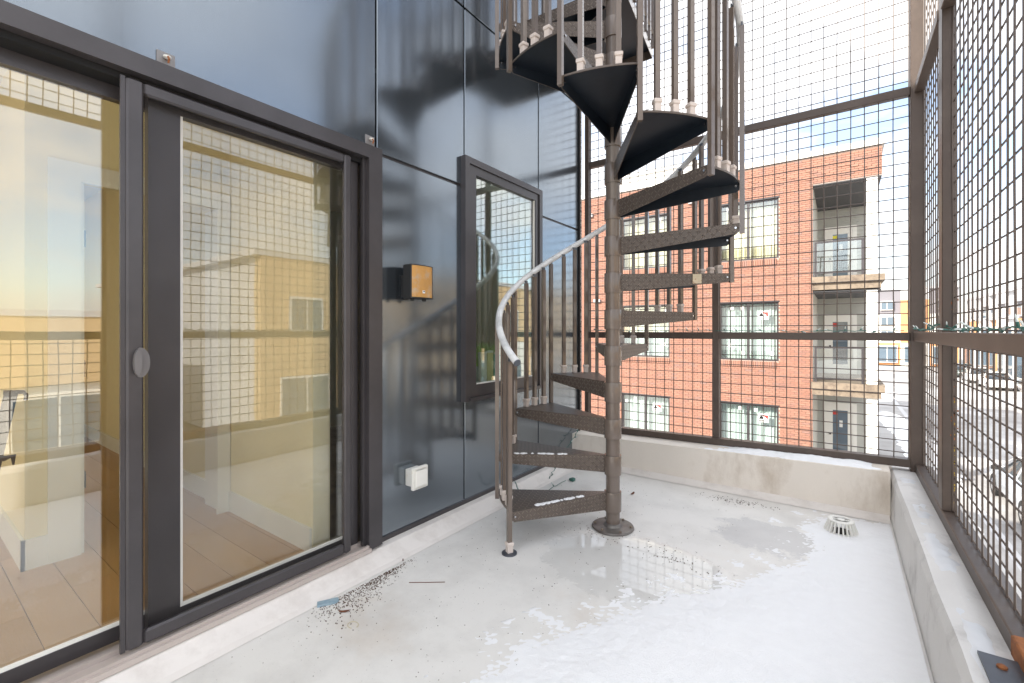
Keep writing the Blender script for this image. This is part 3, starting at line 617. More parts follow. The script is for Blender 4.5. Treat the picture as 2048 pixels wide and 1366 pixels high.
sb = empty('mesh_screen', (-.8, YB, .3)); tag(sb, 'tall brown welded wire screen on the end parapet facing the brick building', 'screen')
def post(root, x0, x1, y0, y1, z0, z1): MB().bevbox(x0, y0, z0, x1, y1, z1, .003).build('post', M['brown'], root)
post(sb, -2.10, -2.055, YB-.03, YB+.03, .29, ZT); post(sb, -.89, -.838, YB-.03, YB+.03, .29, ZT); post(sb, .395, .47, YB-.04, YB+.04, .29, ZT)
for (z0, z1) in ((1.198, 1.256), (2.905, 2.965)):
    for x0, x1 in ((-2.055, -.89), (-.838, .395)): MB().bevbox(x0, YB-.028, z0, x1, YB+.022, z1, .003).build('rail', M['brown'], sb)
mb = MB(); V = []
for x, z in ((-2.055, .272), (.395, .322)): V += [(x, YB-.045, z), (x, YB+.03, z), (x, YB+.03, z+.055), (x, YB-.045, z+.055)]
mb.add(V, [(0,1,2,3),(7,6,5,4),(0,4,5,1),(1,5,6,2),(2,6,7,3),(3,7,4,0)]); mb.build('bottom_rail', M['brown'], sb)
MB().bevbox(-2.055, YB-.028, ZT-.06, .395, YB+.022, ZT, .003).build('rail', M['brown'], sb)
for u0, u1, sd_ in ((-2.05, -.895, 1), (-.833, .39, 2)):
    mb = MB(); wires(mb, 'y', YB+.012, u0, u1, .33, ZT, .0812, seed=sd_); mb.build('wire_mesh', M['brown'], sb)
mb = MB()
for x, z, s_ in ((-.02, .365, .03), (-.9, .345, .02), (-1.2, .34, .018), (.38, .36, .02)): mb.lathe([(s_, 0), (s_*.7, .001)], 9, (x, YB-.02, z+.0))
sr = empty('mesh_screen', (.45, 1.2, .3)); tag(sr, 'tall brown welded wire screen along the street side of the deck', 'screen')
XR = .42
for y0, y1 in ((3.165, 3.265), (1.06, 1.15), (-1.05, -.96)): post(sr, XR+.002, XR+.055, y0, y1, .352, ZT)
for y0, y1 in ((3.268, 4.158), (1.153, 3.162), (-.957, 1.057), (-2.5, -1.053)):
    MB().bevbox(XR-.004, y0, 2.905, XR+.05, y1, 2.965, .003).build('rail', M['brown'], sr)
for y0, y1 in ((-2.5, 4.158),):
    MB().bevbox(XR-.012, y0, 1.198, XR+.001, y1, 1.262, .003).build('rail', M['brown'], sr)
    MB().bevbox(XR, y0, .29, XR+.085, y1, .351, .004).build('bottom_rail', M['brown'], sr)
    MB().bevbox(XR, y0, ZT-.06, XR+.05, y1, ZT, .003).build('rail', M['brown'], sr)
for u0, u1, z0, z1, sd_ in ((3.27, 4.15, .36, ZT-.06, 4), (1.155, 3.16, .36, ZT-.06, 5), (-.95, 1.055, .36, 1.25, 6), (-.95, 1.055, 2.95, ZT-.06, 7), (-2.5, -1.06, .36, ZT-.06, 8)):
    mb = MB(); wires(mb, 'x', XR+.045, u0, u1, z0, z1, .0825, seed=sd_); mb.build('wire_mesh', M['brown'], sr)
# corroded end of the bottom rail and tie wires
mb = MB(); mb.bevbox(XR-.0015, 1.40, .289, XR+.0865, 2.00, .3525, .004); mb.build('rusted_sleeve', M['rust'], sr)
def speckle(root, cx, cy, cz, n, sx, sy, sz, m_, nm, seed, face='y'):
    q = random.Random(seed); m = MB()
    for i in range(n):
        p = Vector((cx + q.gauss(0, sx), cy + q.gauss(0, sy), cz + q.gauss(0, sz))); s_ = q.uniform(.002, .007)
        m.bm(Matrix.Translation(p), s_ if face == 'y' else .0015, .0015 if face == 'y' else s_, s_*q.uniform(.7, 2.2))
    return m.build(nm, m_, root)
speckle(sr, XR+.047, 3.1642, 1.0 - .18, 26, .007, 0, .07, M['rust'], 'rust_scale', 1); speckle(sr, XR+.042, 3.1642, 1.42, 9, .008, 0, .012, M['rust'], 'rust_scale', 2)
speckle(sr, XR+.050, 3.1642, .66, 26, .003, 0, .13, mat('yellow_lichen', (.42, .28, .05), .9, 0, .3, 40), 'lichen', 3)

# ================================================================== DECK ITEMS
dr = empty('roof_drain', (.005, 3.55, 0)); tag(dr, 'white plastic domed roof drain grate poking out of the snow', 'drain')
c = (.005, 3.55, 0)
mb = MB(); mb.lathe([(.066, .068), (.07, .073), (.066, .078), (.048, .078), (.044, .071), (.05, .068)], 32, c); mb.build('top_ring', M['whitetrim'], dr, True)
mb = MB(); mb.box(c[0]-.045, c[1]-.006, .07, c[0]+.045, c[1]+.006, .076); mb.lathe([(.022, .070), (.022, .077)], 16, c); mb.build('cross_bar', M['whitetrim'], dr)
FIN = MB(); FIN.add([(.058, -.0035, .07), (.068, -.0035, .07), (.092, -.0035, 0), (.072, -.0035, 0), (.058, .0035, .07), (.068, .0035, .07), (.092, .0035, 0), (.072, .0035, 0)], [(0,1,2,3),(7,6,5,4),(0,4,5,1),(1,5,6,2),(2,6,7,3),(3,7,4,0)]); FIN = FIN.mesh('fin', M['whitetrim'])
for k in range(22): link('fin', FIN, dr, (0, 0, 0), k*2*math.pi/22)
MB().lathe([(.06, .002), (.05, .006), (.0, .006)], 20, c).build('drain_bowl', M['black'], dr)

def field(name, x0, x1, y0, y1, st, hfun, m_, zbase=0., cut=-.003):
    nx, ny = int((x1-x0)/st), int((y1-y0)/st); V = []; Z = []
    for j in range(ny+1):
        for i in range(nx+1):
            x, y = x0+i*st, y0+j*st; h = hfun(x, y); Z.append(h); V.append((x, y, zbase + h))
    Fs = []
    for j in range(ny):
        for i in range(nx):
            q = (j*(nx+1)+i, j*(nx+1)+i+1, (j+1)*(nx+1)+i+1, (j+1)*(nx+1)+i)
            if max(Z[k] for k in q) > cut: Fs.append(q)
    me = bpy.data.meshes.new(name); me.from_pydata(V, [], Fs); me.materials.append(m_); me.polygons.foreach_set('use_smooth', [True]*len(Fs)); me.update()
    return link(name, me)
SP = [at(*p, z=0).to_2d() for p in ((860, 1440), (960, 1350), (1030, 1290), (1110, 1250), (1200, 1212), (1300, 1190), (1400, 1168), (1490, 1150), (1575, 1125), (1615, 1085), (1590, 1050), (1640, 1034), (1700, 1037), (1780, 1046))]
SP += [Vector((.5, 3.93)), Vector((.5, .1)), Vector((-1.4, .1))]
def sdist(x, y):
    p = Vector((x, y)); dmin = 9; ins = False; n = len(SP)
    for i in range(n):
        a, b = SP[i], SP[(i+1) % n]; ab = b-a; t = max(0, min(1, (p-a).dot(ab)/max(1e-9, ab.dot(ab)))); dmin = min(dmin, (p-a-ab*t).length)
        if (a.y > y) != (b.y > y) and x < (b.x-a.x)*(y-a.y)/(b.y-a.y)+a.x: ins = not ins
    return dmin if ins else -dmin
def snow_h(x, y):
    dd = sdist(x, y); v = Vector((x, y, 0))
    if dd < -.16: return -.02
    e = dd - .04 + .06*mnoise.noise(v*3) + .035*mnoise.noise(v*14) + .10*mnoise.noise(v*60)
    h = max(-.02, min(1, e/.28))
    h = (.016*h if h > 0 else .1*h) + .0025*mnoise.noise(v*9) + .0018*mnoise.noise(v*38) + .0016*mnoise.noise(v*90)
    dg = math.hypot(x-.005, y-3.55)
    if dg < .16: h *= max(0.15, (dg-.07)/.09)
    return h + .001
o = field('snow', -1.75, .268, .25, 3.9495, .0125, snow_h, M['snowm']); tag(o, 'thin granular snow lying over the parapet side of the deck', 'snow', kind='stuff')
def sn2(x, y):
    v = Vector((x, y, 3)); return .016*(min(1, (x+.95)*2.2, (.26-x)*5, (y-3.985)*22, (4.17-y)*30)) + .010*mnoise.noise(v*6) + .006*mnoise.noise(v*22)
o = field('ledge_snow', -1.15, .27, 3.98, 4.17, .01, lambda x, y: sn2(x, y) + (x+2.13)/2.4*.056, M['snowm'], .262); 
me = o.data
tag(o, 'strip of snow melting along the top of the end parapet', 'snow', kind='stuff')
def sn3(x, y):
    v = Vector((x, y, 7)); return .010*min(1, (x-.312)*45, (.405-x)*30) - .006 + .013*mnoise.noise(v*3.2) + .006*mnoise.noise(v*18)
o = field('ledge_ice', .29, .415, .6, 3.95, .011, sn3, mat('grey_ice', (.70, .71, .72), .35, 0, .08, 12, bump=.003, bscale=60), .294); tag(o, 'patches of grey ice along the top of the side parapet', 'ice', kind='stuff')

# dirt, chip, leaves
mb = MB(); q = random.Random(11)
p0 = at(640, 1215, z=0); p1 = at(800, 1130, z=0)
for i in range(900):
    t = q.random()**1.1; p = p0.lerp(p1, t) + Vector((abs(q.gauss(0, .09*(1.15-t))) , q.gauss(0, .06), 0)); s_ = q.uniform(.0012, .0045)
    mb.bm(Matrix.Translation((max(p.x, -1.95), p.y, .001)) @ Matrix.Rotation(q.uniform(0, 3), 4, 'Z'), s_, s_*q.uniform(.5, 1.6), .002)
for i in range(420):
    p = Vector((q.uniform(-1.95, -.5), q.uniform(.6, 3.7), .001)); s_ = q.uniform(.001, .0035); mb.bm(Matrix.Translation(p) @ Matrix.Rotation(q.uniform(0, 3), 4, 'Z'), s_, s_*q.uniform(.5, 1.8), .0015)
for (cx, cy, n, sx, sy) in ((-.62, 3.72, 160, .12, .03), (-.75, 2.58, 70, .12, .05), (-1.19, 2.60, 60, .16, .05)):
    for i in range(n):
        s_ = q.uniform(.0015, .006); mb.bm(Matrix.Translation((cx+q.gauss(0, sx), min(3.9, cy+q.gauss(0, sy)), .0012)) @ Matrix.Rotation(q.uniform(0, 3), 4, 'Z'), s_, s_*q.uniform(.4, 1.4), .0018)
tag(mb.build('dirt', mat('dirt', (.12, .075, .05), .9, 0, .4, 60)), 'dark grit and leaf crumbs scattered on the deck', 'dirt', kind='stuff')
p = at(655, 1207, z=0); ch = empty('paint_chip', (p.x, p.y, 0)); tag(ch, 'faded blue flat chip lying in grit near the door sill', 'chip')
mtx = Matrix.Translation((p.x, p.y, .006)) @ Matrix.Rotation(R(62), 4, 'Z')
mb = MB(); mb.prism([(-.045, -.017), (.038, -.019), (.05, -.006), (.046, .015), (-.043, .018)], lambda u, v, dd: mtx @ Vector((u, v, dd)), -.005, .004); mb.build('flake', M['bluechip'], ch)
for i, (px, py, s_, lb) in enumerate(((688, 1224, .016, 'small rust-brown leaf shred beside the blue chip'), (1265, 988, .022, 'curled orange leaf on the deck behind the stair column'), (806, 1122, .008, 'dark seed near the grit by the door corner'))):
    p = at(px, py, z=0); m = MB(); mtx = Matrix.Translation((p.x, p.y, .002)) @ Matrix.Rotation(R(40+50*i), 4, 'Z')
    V = [mtx @ Vector((s_*1.6*math.cos(a), s_*.45*math.sin(a), .003*math.cos(2*a)+.003)) for a in [k*math.pi/5 for k in range(10)]]
    m.add(V + [v + Vector((0, 0, .0012)) for v in V], [tuple(range(9, -1, -1)), tuple(range(10, 20))] + [(k, (k+1) % 10, 10+(k+1) % 10, 10+k) for k in range(10)])
    lf = m.build('dead_leaf', M['leaf']); tag(lf, lb, 'leaf')
a_, b_ = at(818, 1165, z=.002), at(890, 1164, z=.002); tw = MB().tube([a_, a_.lerp(b_, .5) + Vector((.004, 0, .001)), b_], .0016, 5).build('twig', M['leaf']); tag(tw, 'thin straight twig lying on the bare deck', 'twig')
rc = at(706, 1250, z=.002); o = MB().tube([(rc.x+.026*math.cos(a), rc.y+.02*math.sin(a), .003) for a in [k*.33 for k in range(17)]], .0016, 5).build('rubber_band', mat('pale_band', (.62, .55, .38), .6)); tag(o, 'pale yellow rubber band loop on the deck', 'rubber band')

# string lights
def string(label, pts, nb, seed, hang=.04, group='fairy light strings', jitter=.012):
    q = random.Random(seed); pts = [Vector(p) for p in pts]; L = [0]
    for a, b in zip(pts, pts[1:]): L.append(L[-1] + (b-a).length)
    def pos(s):
        for i in range(len(pts)-1):
            if s <= L[i+1] + 1e-9: return pts[i].lerp(pts[i+1], (s-L[i])/max(1e-9, L[i+1]-L[i]))
        return pts[-1].copy()
    n = max(8, int(L[-1]/.03)); P = [pos(L[-1]*i/n) + Vector((q.uniform(-1, 1), q.uniform(-1, 1), q.uniform(-.6, 1)))*jitter*(.2 if i in (0, n) else 1) for i in range(n+1)]
    root = empty('string_lights', pts[0]); tag(root, label, 'string lights', group)
    m = MB(); m.tube(P, .0022, 5); m.tube([p + Vector((.003, .003, .002)) for p in P], .0018, 5); m.build('cable', M['greencable'], root)
    for i in range(nb):
        p = P[min(n, int((i+.5)*n/nb))]; dv = Vector((q.uniform(-1, 1), q.uniform(-1, .4), q.uniform(-.4, 1.2))).normalized()
        m = MB(); m.tube([p, p+dv*.018], .0045, 6); m.build('socket', M['greencable'], root)
        m = MB(); m.tube([p+dv*.018, p+dv*.034, p+dv*.042], [.0035, .0032, .0006], 6); m.build('bulb', M['bulb'], root)
zr_ = 1.268
string('fairy light string laid along the middle rail facing the brick building', [(-2.03, YB-.02, zr_), (-1.5, YB-.02, zr_-.002), (-.87, YB-.03, zr_), (-.2, YB-.02, zr_-.004), (.36, YB-.03, zr_)], 26, 21, jitter=.006)
string('tangled fairy light string on the street side middle rail', [(.40, 4.1, 1.285), (XR-.004, 3.85, 1.268), (XR-.004, 3.45, 1.275), (XR-.004, 3.21, 1.30), (XR+.02, 3.1, 1.275), (XR+.005, 2.8, 1.272), (XR+.005, 2.2, 1.27), (XR+.005, 1.3, 1.27)], 24, 22, jitter=.012)
string('fairy light string dangling down the cladding corner behind the stair', [(-2.075, 4.12, .36), (-2.09, 4.0, .27), (-2.085, 3.8, .18), (-2.06, 3.55, .10), (-1.99, 3.3, .02)], 9, 23, jitter=.01)
pg = at(1145, 962, z=0); 
q_ = at(1090, 985, z=0)
string('loose end of fairy light cable lying on the deck behind the treads', [(-1.96, 2.75, .15), (-1.95, 2.80, .05), (-1.93, 2.9, .006), (q_.x, q_.y, .006), (pg.x-.04, pg.y-.05, .008)], 2, 24, jitter=.004)
pgo = empty('plug', (pg.x, pg.y, 0)); tag(pgo, 'dark green cable plug lying on the deck near the end parapet', 'plug')
MB().bevbox(pg.x-.016, pg.y-.02, .001, pg.x+.018, pg.y+.02, .026, .004).build('plug_body', M['greencable'], pgo); MB().bevbox(pg.x-.03, pg.y-.012, .004, pg.x-.017, pg.y+.012, .02, .003).build('plug_neck', M['greencable'], pgo)

# ================================================================== BRICK BUILDING
YK = 17.1
bb = empty('brick_building', (-4, YK, GZ)); tag(bb, 'red brick apartment building with stacked corner balconies across the courtyard', 'building')
WX = [(-7.0, -5.12), (-3.42, -1.62), (-10.7, -8.9)]; WZ = [(3.64, 5.62), (.26, 2.22), (-3.14, -1.2)]
rec = (-.70, 1.02, GZ, 5.83)
hol = [(x0, x1, z0, z1) for x0, x1 in WX for z0, z1 in WZ] + [rec]
mb = MB(); holes_wall(mb, 'y', -13, 1.0, GZ, 6.72, YK+.02, YK+.22, hol); mb.build('wall', M['mortar'], bb)
mb = MB(); bwid, bh, jt = .194, .057, .010; q = random.Random(4)
cz = GZ; row = 0
while cz + bh < 6.72:
    x = -12.5 - (.102 if row % 2 else 0)
    while x < 1.0:
        segs = [(x, min(x+bwid, 1.0))]
        for h in hol:
            if cz + bh > h[2] and cz < h[3]:
                ns = []
                for a, b in segs:
                    if b <= h[0] or a >= h[1]: ns.append((a, b))
                    else:
                        if a < h[0]: ns.append((a, h[0]))
                        if b > h[1]: ns.append((h[1], b))
                segs = ns
        for a, b in segs:
            if b - a > .03 and b > -10:
                pj = YK - q.uniform(0, .004) + (-.022 if 5.98 < cz < 6.3 and (row + int(x/.204)) % 4 == 0 else 0)
                mb.add([(a, pj, cz), (b, pj, cz), (b, pj, cz+bh), (a, pj, cz+bh), (a, YK+.02, cz), (b, YK+.02, cz), (b, YK+.02, cz+bh), (a, YK+.02, cz+bh)], [(0,1,2,3),(3,2,6,7),(0,4,5,1),(0,3,7,4),(1,5,6,2)])
        x += bwid + jt
    cz += bh + jt; row += 1
o = mb.build('bricks', M['brick'], bb); o['kind'] = 'stuff'
# brick return round the building's street corner above the balconies, and soldier sills
mb = MB(); mb.box(.78, YK+.22, 5.83, 1.0, 24, 6.72); mb.build('corner_wall', M['mortar'], bb)
MB().box(-13, YK-.05, 6.72, 1.06, YK+.30, 6.90).build('coping', M['roofcap'], bb)
MB().box(.70, YK+.30, 6.72, 1.06, 24, 6.90).build('coping', M['roofcap'], bb)
MB().box(-13, YK+.22, 6.5, .9, 28, 6.56).build('roof', M['greystucco'], bb)
pbx = MB().box(-9.2, 21, 6.5, -5.0, 26, 8.6).build('roof_bulkhead', M['whitestucco'], bb); MB().box(-9.3, 20.9, 8.6, -4.9, 26.1, 8.75).build('bulkhead_cap', M['roofcap'], bb)
SOLD = MB().bevbox(-.0285, -.02, -.0965, .0285, .02, .0965, .003).mesh('soldier_brick', M['brick'])
for ci, (x0, x1) in enumerate(WX[:2]):
    for ri, (z0, z1) in enumerate(WZ):
        W_ = MB(); fw = .06
        W_.box(x0, YK+.05, z0, x0+fw, YK+.13, z1); W_.box(x1-fw, YK+.05, z0, x1, YK+.13, z1); W_.box(x0+fw, YK+.05, z0, x1-fw, YK+.13, z0+fw); W_.box(x0+fw, YK+.05, z1-fw, x1-fw, YK+.13, z1); xm = x0 + (x1-x0)*.5; W_.box(xm-.04, YK+.05, z0+fw, xm+.04, YK+.13, z1-fw)
        W_.box(x0-.02, YK-.015, z1-.012, x1+.02, YK+.06, z1+.03)
        win = W_.build('window', M['bronze'], bb)
        MB().box(x0+fw, YK+.085, z0+fw, xm-.04, YK+.095, z1-fw).build('pane', M['bglass'], win); MB().box(xm+.04, YK+.085, z0+fw, x1-fw, YK+.095, z1-fw).build('pane', M['bglass'], win)
        # folded curtain behind
        V = []; n = 60
        for i in range(n+1):
            x = x0+.02 + (x1-x0-.04)*i/n; y = YK+.32 + .03*math.sin(i*1.9+ci) + .02*math.sin(i*.7); V += [(x, y, z0), (x, y, z1)]
        MB().add(V, [(2*i, 2*i+2, 2*i+3, 2*i+1) for i in range(n)]).build('curtain', M['blind'] if ri == 0 else M['curtain'], win)
        for k in range(5 if ri else 1):
            px_, pz_ = rnd.uniform(x0+.15, x1-.15), rnd.choice((z1-.2, z1-.3, z0+.25, z0+.5)) if k else z1-.18
            MB().box(px_-.05, YK+.076, pz_-.06, px_+.05, YK+.080, pz_+.06).build('paper_sticker', M['whites'], win)
        if ri:
            ex, ez = (xm+.45, z1-.45)
            e_ = MB().box(ex-.16, YK+.070, ez-.13, ex+.16, YK+.074, ez+.15).build('maker_label', M['whites'], win)
            MB().add([(ex-.14, YK+.067, ez-.03), (ex+.02, YK+.067, ez-.03), (ex-.06, YK+.067, ez+.11)], [(0,1,2)]).build('maker_emblem', M['black'], win)
            MB().add([(ex-.04, YK+.066, ez+.11), (ex+.14, YK+.066, ez+.11), (ex+.14, YK+.066, ez-.03)], [(0,1,2)]).build('maker_emblem', M['red'], win)
            MB().box(ex-.14, YK+.066, ez-.10, ex+.13, YK+.068, ez-.07).build('maker_lettering', M['black'], win)
        for i in range(int((x1-x0)/.067)):
            link('soldier_brick', SOLD, bb, Vector((x0 + .034 + i*.067, YK-.012, z0-.11)) - bb.location)
mb = MB(); mb.box(-13, YK+.5, GZ, -.9, YK+.6, 6.4); mb.build('inner_wall', M['whitestucco'], bb)
# balcony recess
for i, zf in enumerate((2.93, -.33, GZ+.03)):
    top = 5.83 if i == 0 else (2.50 if i == 1 else -.70)
    nb_ = int((top-zf)/.155)
    for k in range(nb_+1):
        z = zf + k*.155
        MB().add([(-.70, 20.90, z), (1.0, 20.90, z), (1.0, 20.925, min(z+.16, top)), (-.70, 20.925, min(z+.16, top)), (-.70, 20.93, z), (1.0, 20.93, z)], [(0,1,2,3), (0,4,5,1)]).build('siding_board', M['siding'], bb)
    mb = MB(); mb.box(-.72, YK+.22, zf, -.69, 20.93, top); mb.build('recess_cheek', M['siding'], bb)
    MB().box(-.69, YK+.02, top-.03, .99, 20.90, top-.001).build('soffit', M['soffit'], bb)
    if i < 2:
        MB().box(-.73, YK-.12, zf-.20, 1.06, 20.90, zf-.0).build('balcony_slab', M['slabwood'], bb); MB().box(-.71, YK-.04, zf-.40, .98, 20.88, zf-.203).build('slab_beam', M['slabwood'], bb)
        rl = MB(); 
        for x in (-.62, .55): rl.box(x-.03, YK-.02, zf+.002, x+.03, YK+.03, zf+1.08)
        rl.box(-.65, YK-.025, zf+1.05, .60, YK+.035, zf+1.10); rl.box(-.59, YK-.01, zf+.10, .52, YK+.02, zf+.14)
        ro = rl.build('balcony_railing', M['bronze'], bb); MB().box(-.585, YK, zf+.145, .515, YK+.008, zf+1.045).build('glass_pane', M['blind'] if False else M['bglass'], ro)
    # column
    MB().bevbox(.64, YK+.03, zf, .90, YK+.28, top - .03, .01).build('corner_column', M['whitetrim'], bb)
    dz = zf + .05; dx0, dx1 = -.37, .38
    dm = MB(); dm.box(dx0-.12, 20.84, zf, dx0, 20.91, dz+2.16); dm.box(dx1, 20.84, zf, dx1+.12, 20.91, dz+2.16); dm.box(dx0, 20.84, dz+2.04, dx1, 20.91, dz+2.16)
    dm.box(dx0, 20.85, zf, dx0+.15, 20.89, dz+2.04); dm.box(dx1-.15, 20.85, zf, dx1, 20.89, dz+2.04); dm.box(dx0+.15, 20.85, zf, dx1-.15, 20.89, zf+.35); dm.box(dx0+.15, 20.85, dz+1.87, dx1-.15, 20.89, dz+2.04)
    do = dm.build('balcony_door', M['whitetrim'], bb)
    MB().box(dx0+.15, 20.865, zf+.35, dx1-.15, 20.875, dz+1.87).build('pane', M['winglass'], do)
    MB().box(dx0+.15, 20.858, dz+1.70, dx0+.30, 20.864, dz+1.83).build('sticker', M['red'] if i else M['yellow'], do); MB().box(-.02, 20.858, dz+1.25, .08, 20.864, dz+1.5).build('sticker', M['whites'], do)
    MB().lathe([(.03, 0), (.03, .05)], 10, (dx0+.07, 20.82, zf+1.0)).build('handle', M['bronze'], do)
for x, z in ((-8.36, 5.99), (-8.03, 2.47), (-4.3, 5.9)):
    v = empty('wall_vent', (x, YK, z)); v.parent = bb; v.location = Vector((x, YK, z)) - bb.location
    MB().bevbox(x-.14, YK-.09, z-.07, x-.01, YK-.005, z+.07, .01).build('vent_hood', M['greystucco'], v); MB().bevbox(x+.01, YK-.09, z-.07, x+.14, YK-.005, z+.07, .01).build('vent_hood', M['greystucco'], v)

# ================================================================== FAR BUILDINGS
def building(name, label, x0, x1, y0, y1, top, bands, face, bays, wins, roof='greystucco'):
    """bands: list of (z0, z1, [materials by bay]); face '-y' or '-x'; wins: (z0,z1,w)"""
    r_ = empty(name, ((x0+x1)/2, (y0+y1)/2, GZ)); tag(r_, label, 'building')
    MB().box(x0+.05, y0+.05, GZ, x1-.05, y1-.05, top-.1).build('core', M['greystucco'], r_)
    u0, u1 = (x0, x1) if face == '-y' else (y0, y1); bwd = (u1-u0)/bays
    for z0, z1, ms in bands:
        for b in range(bays):
            a, c_ = u0 + b*bwd, u0 + (b+1)*bwd; pr_ = .25*((b + len(ms)) % 2)
            if face == '-y': MB().box(a, y0-pr_, z0, c_, y0+.3, z1).build('wall_panel', M[ms[b % len(ms)]], r_)
            else: MB().box(x0-pr_, a, z0, x0+.3, c_, z1).build('wall_panel', M[ms[b % len(ms)]], r_)
    MB().box(x0-.3, y0-.3, top-.1, x1+.1, y1+.1, top+.15).build('roof', M[roof], r_)
    for z0, z1, wd in wins:
        for b in range(bays):
            m_ = u0 + (b+.5)*bwd; hw = bwd*wd/2
            def bx(a, c_, p, q_, dd0, dd1):
                m2 = MB()
                return m2.box(a, y0-dd1, p, c_, y0-dd0, q_) if face == '-y' else m2.box(x0-dd1, a, p, x0-dd0, c_, q_)
            wv = bx(m_-hw, m_+hw, z0, z1, -.05, .29).build('window', M['whitestucco'], r_)
            bx(m_-hw+.1, m_-.04, z0+.1, z1-.1, .2905, .31).build('pane', M['winglass'], wv); bx(m_+.04, m_+hw-.1, z0+.1, z1-.1, .2905, .31).build('pane', M['winglass'], wv)
    return r_
building('apartment_block', 'orange and white apartment block with shopfronts closing the street end', -14, 13, 85, 98, 7.2,
         [(GZ, -.5, ['orangestucco', 'whitestucco']), (-.5, 3.6, ['whitestucco', 'orangestucco']), (3.6, 5.6, ['darkcorr', 'orangestucco']), (5.6, 7.1, ['darkcorr', 'greystucco'])], '-y', 9, [(GZ+.3, -.9, .78), (-.1, 1.3, .5), (2.0, 3.3, .5), (4.2, 5.5, .5)])
building('office_block', 'grey and white block with pale blue ground floor beyond the parked cars', 13.6, 34, 47, 84, 5.2,
         [(GZ, -.4, ['whitestucco', 'bluepanel', 'whitestucco', 'orangestucco']), (-.4, 2.4, ['whitestucco', 'orangestucco', 'greystucco']), (2.4, 4.0, ['darkcorr', 'greystucco']), (4.0, 5.1, ['greystucco'])], '-x', 12, [(GZ+.5, -1.0, .7), (.1, 1.7, .5), (2.6, 3.7, .4)])
MB().box(20, 62, 5.2, 26, 68, 7.2).build('roof_bulkhead', M['tan'], bpy.data.objects['office_block'])
building('warehouse', 'tan clad two-storey building across the street mirrored in the glass', 16, 40, 9.5, 42, 4.6,
         [(GZ, .4, ['tan', 'whitestucco', 'tan']), (.4, 4.5, ['tan'])], '-x', 8, [(GZ+.4, -.8, .6), (1.2, 2.8, .4)])
building('low_shop', 'low orange shop building across the street mirrored in the glass', 20, 40, -22, 6.0, 1.9,
         [(GZ, -.8, ['whitestucco', 'orangestucco']), (-.8, 1.8, ['tan'])], '-x', 7, [(GZ+.4, -1.2, .65)])

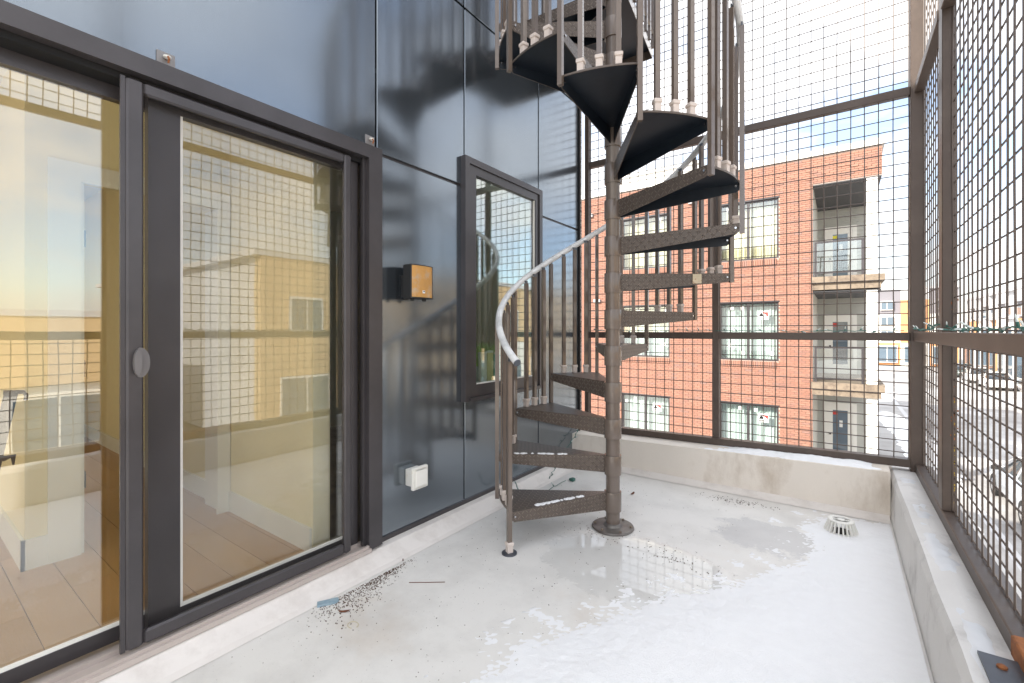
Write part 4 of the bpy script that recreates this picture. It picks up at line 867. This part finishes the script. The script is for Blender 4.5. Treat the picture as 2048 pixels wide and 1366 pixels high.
# ================================================================== CARS
def car(label, x, y, rz, paint, snow=False):
    r_ = empty('parked_car', (x, y, GZ-.12)); tag(r_, label, 'car', 'cars parked along the street'); r_.rotation_euler.z = rz
    def part(m, nm, mt, par=None, sm=False): return link(nm, m.mesh(nm, mt, smooth=sm), par or r_)
    # body: stations along length (y), half-width, sill z, belt z
    S = [(-2.25, .62, .38, .62), (-2.18, .78, .28, .74), (-1.6, .87, .22, .92), (-.9, .89, .20, .95), (.2, .89, .20, .93), (1.1, .88, .20, .88), (1.8, .84, .24, .78), (2.2, .72, .30, .66), (2.3, .58, .38, .56)]
    V = []; Fs = []
    for yy_, hw, z0, z1 in S:
        for sx, z in ((-.88, z0), (-1, z0+.10), (-1, (z0+z1)/2+.02), (-.95, z1-.05), (-.86, z1), (.86, z1), (.95, z1-.05), (1, (z0+z1)/2+.02), (1, z0+.10), (.88, z0)): V.append((sx*hw, yy_, z))
    for i in range(len(S)-1):
        for k in range(10): j = (k+1) % 10; Fs.append((i*10+k, i*10+j, i*10+10+j, i*10+10+k))
    Fs += [tuple(range(10)), tuple(range(len(S)*10-1, len(S)*10-11, -1))]
    m = MB(); m.add(V, Fs); bd = part(m, 'body', M[paint], None, True)
    G = [(-1.75, .74, .93, .95), (-1.05, .72, .93, 1.36), (-.2, .70, .93, 1.45), (.5, .69, .92, 1.40), (1.25, .74, .88, .90)]
    V = []; Fs = []
    for yy_, hw, z0, z1 in G:
        tp = hw*(.78 if z1 > 1.1 else .98)
        for xx, z in ((-hw*1.06, z0), (-tp, z1-.03), (-tp*.85, z1), (tp*.85, z1), (tp, z1-.03), (hw*1.06, z0)): V.append((xx, yy_, z))
    for i in range(4):
        for k in range(5): Fs.append((i*6+k, i*6+k+1, i*6+7+k, i*6+6+k))
    m = MB(); m.add(V, Fs); part(m, 'cabin_glass', M['carglass'], None, True)
    m = MB(); m.add([(sx*hw*.80, yy_, z+.012) for yy_, hw, z in ((-1.1, .72, 1.35), (-.2, .70, 1.45), (.55, .69, 1.395)) for sx in (-1, 1)] , [(0,1,3,2),(2,3,5,4)]); part(m, 'roof_panel', M['snowm' if snow else paint])
    for sx in (-1, 1):
        m = MB(); 
        for ya, yb in ((-1.72, -1.05), (1.22, .5)): m.tube([(sx*.765, ya, .94), (sx*.58, yb, 1.38)], .03, 5)
        m.tube([(sx*.74, -.25, .93), (sx*.56, -.22, 1.42)], .03, 5); part(m, 'pillar', M[paint])
        for yy_ in (-1.38, 1.38):
            m = MB(); m.tube([(sx*.72, yy_, .32), (sx*.895, yy_, .32)], .32, 18); wv = part(m, 'wheel', M['rubber']); m = MB(); m.tube([(sx*.88, yy_, .32), (sx*.905, yy_, .32)], [.21, .17], 12); part(m, 'rim', M['chrome'], wv)
        m = MB(); m.bm(Matrix.Translation((sx*.62, 2.2, .60)), .26, .14, .12); part(m, 'headlight', M['bulb'])
        m = MB(); m.bm(Matrix.Translation((sx*.64, -2.19, .68)), .26, .1, .12); part(m, 'tail_light', M['taillight'])
        m = MB(); m.bm(Matrix.Translation((sx*.97, .75, .98)), .16, .09, .11); part(m, 'mirror', M['rubber'])
    if snow:
        m = MB(); m.add([(sx*.8, yy_, z) for yy_, z in ((1.2, .91), (1.6, .87), (2.1, .72)) for sx in (-1, 1)], [(0,1,3,2),(2,3,5,4)]); part(m, 'snow_cover', M['snowm'])
    return r_
car('pale silver car with snow on its roof parked below the deck', 4.7, 18.6, 0, 'carsilver', True)
car('white sedan parked across the street before the pale blue shopfront', 11.0, 56.5, math.pi, 'carwhite')
car('white car parked behind the white sedan across the street', 10.9, 62.5, math.pi, 'carwhite')
car('dark car parked farthest up the street', 10.9, 69, math.pi, 'cargreen')
# snow banks on the pavement
def bank(x, y):
    v = Vector((x, y, 0)); cx = 2.4 + .25*math.sin(y*.3); return .22*max(-.05, 1 - abs(x-cx)/(.75+.3*mnoise.noise(v*.35))) * (1 if mnoise.noise(Vector((y*.12, 4, 0))) > -.15 else .0) + .05*mnoise.noise(v*1.7) - .04
o = field('snow_bank', 1.2, 3.6, 14, 78, .16, bank, M['snowm'], GZ, -.002); tag(o, 'ploughed snow bank along the pavement edge by the brick building', 'snow', kind='stuff')
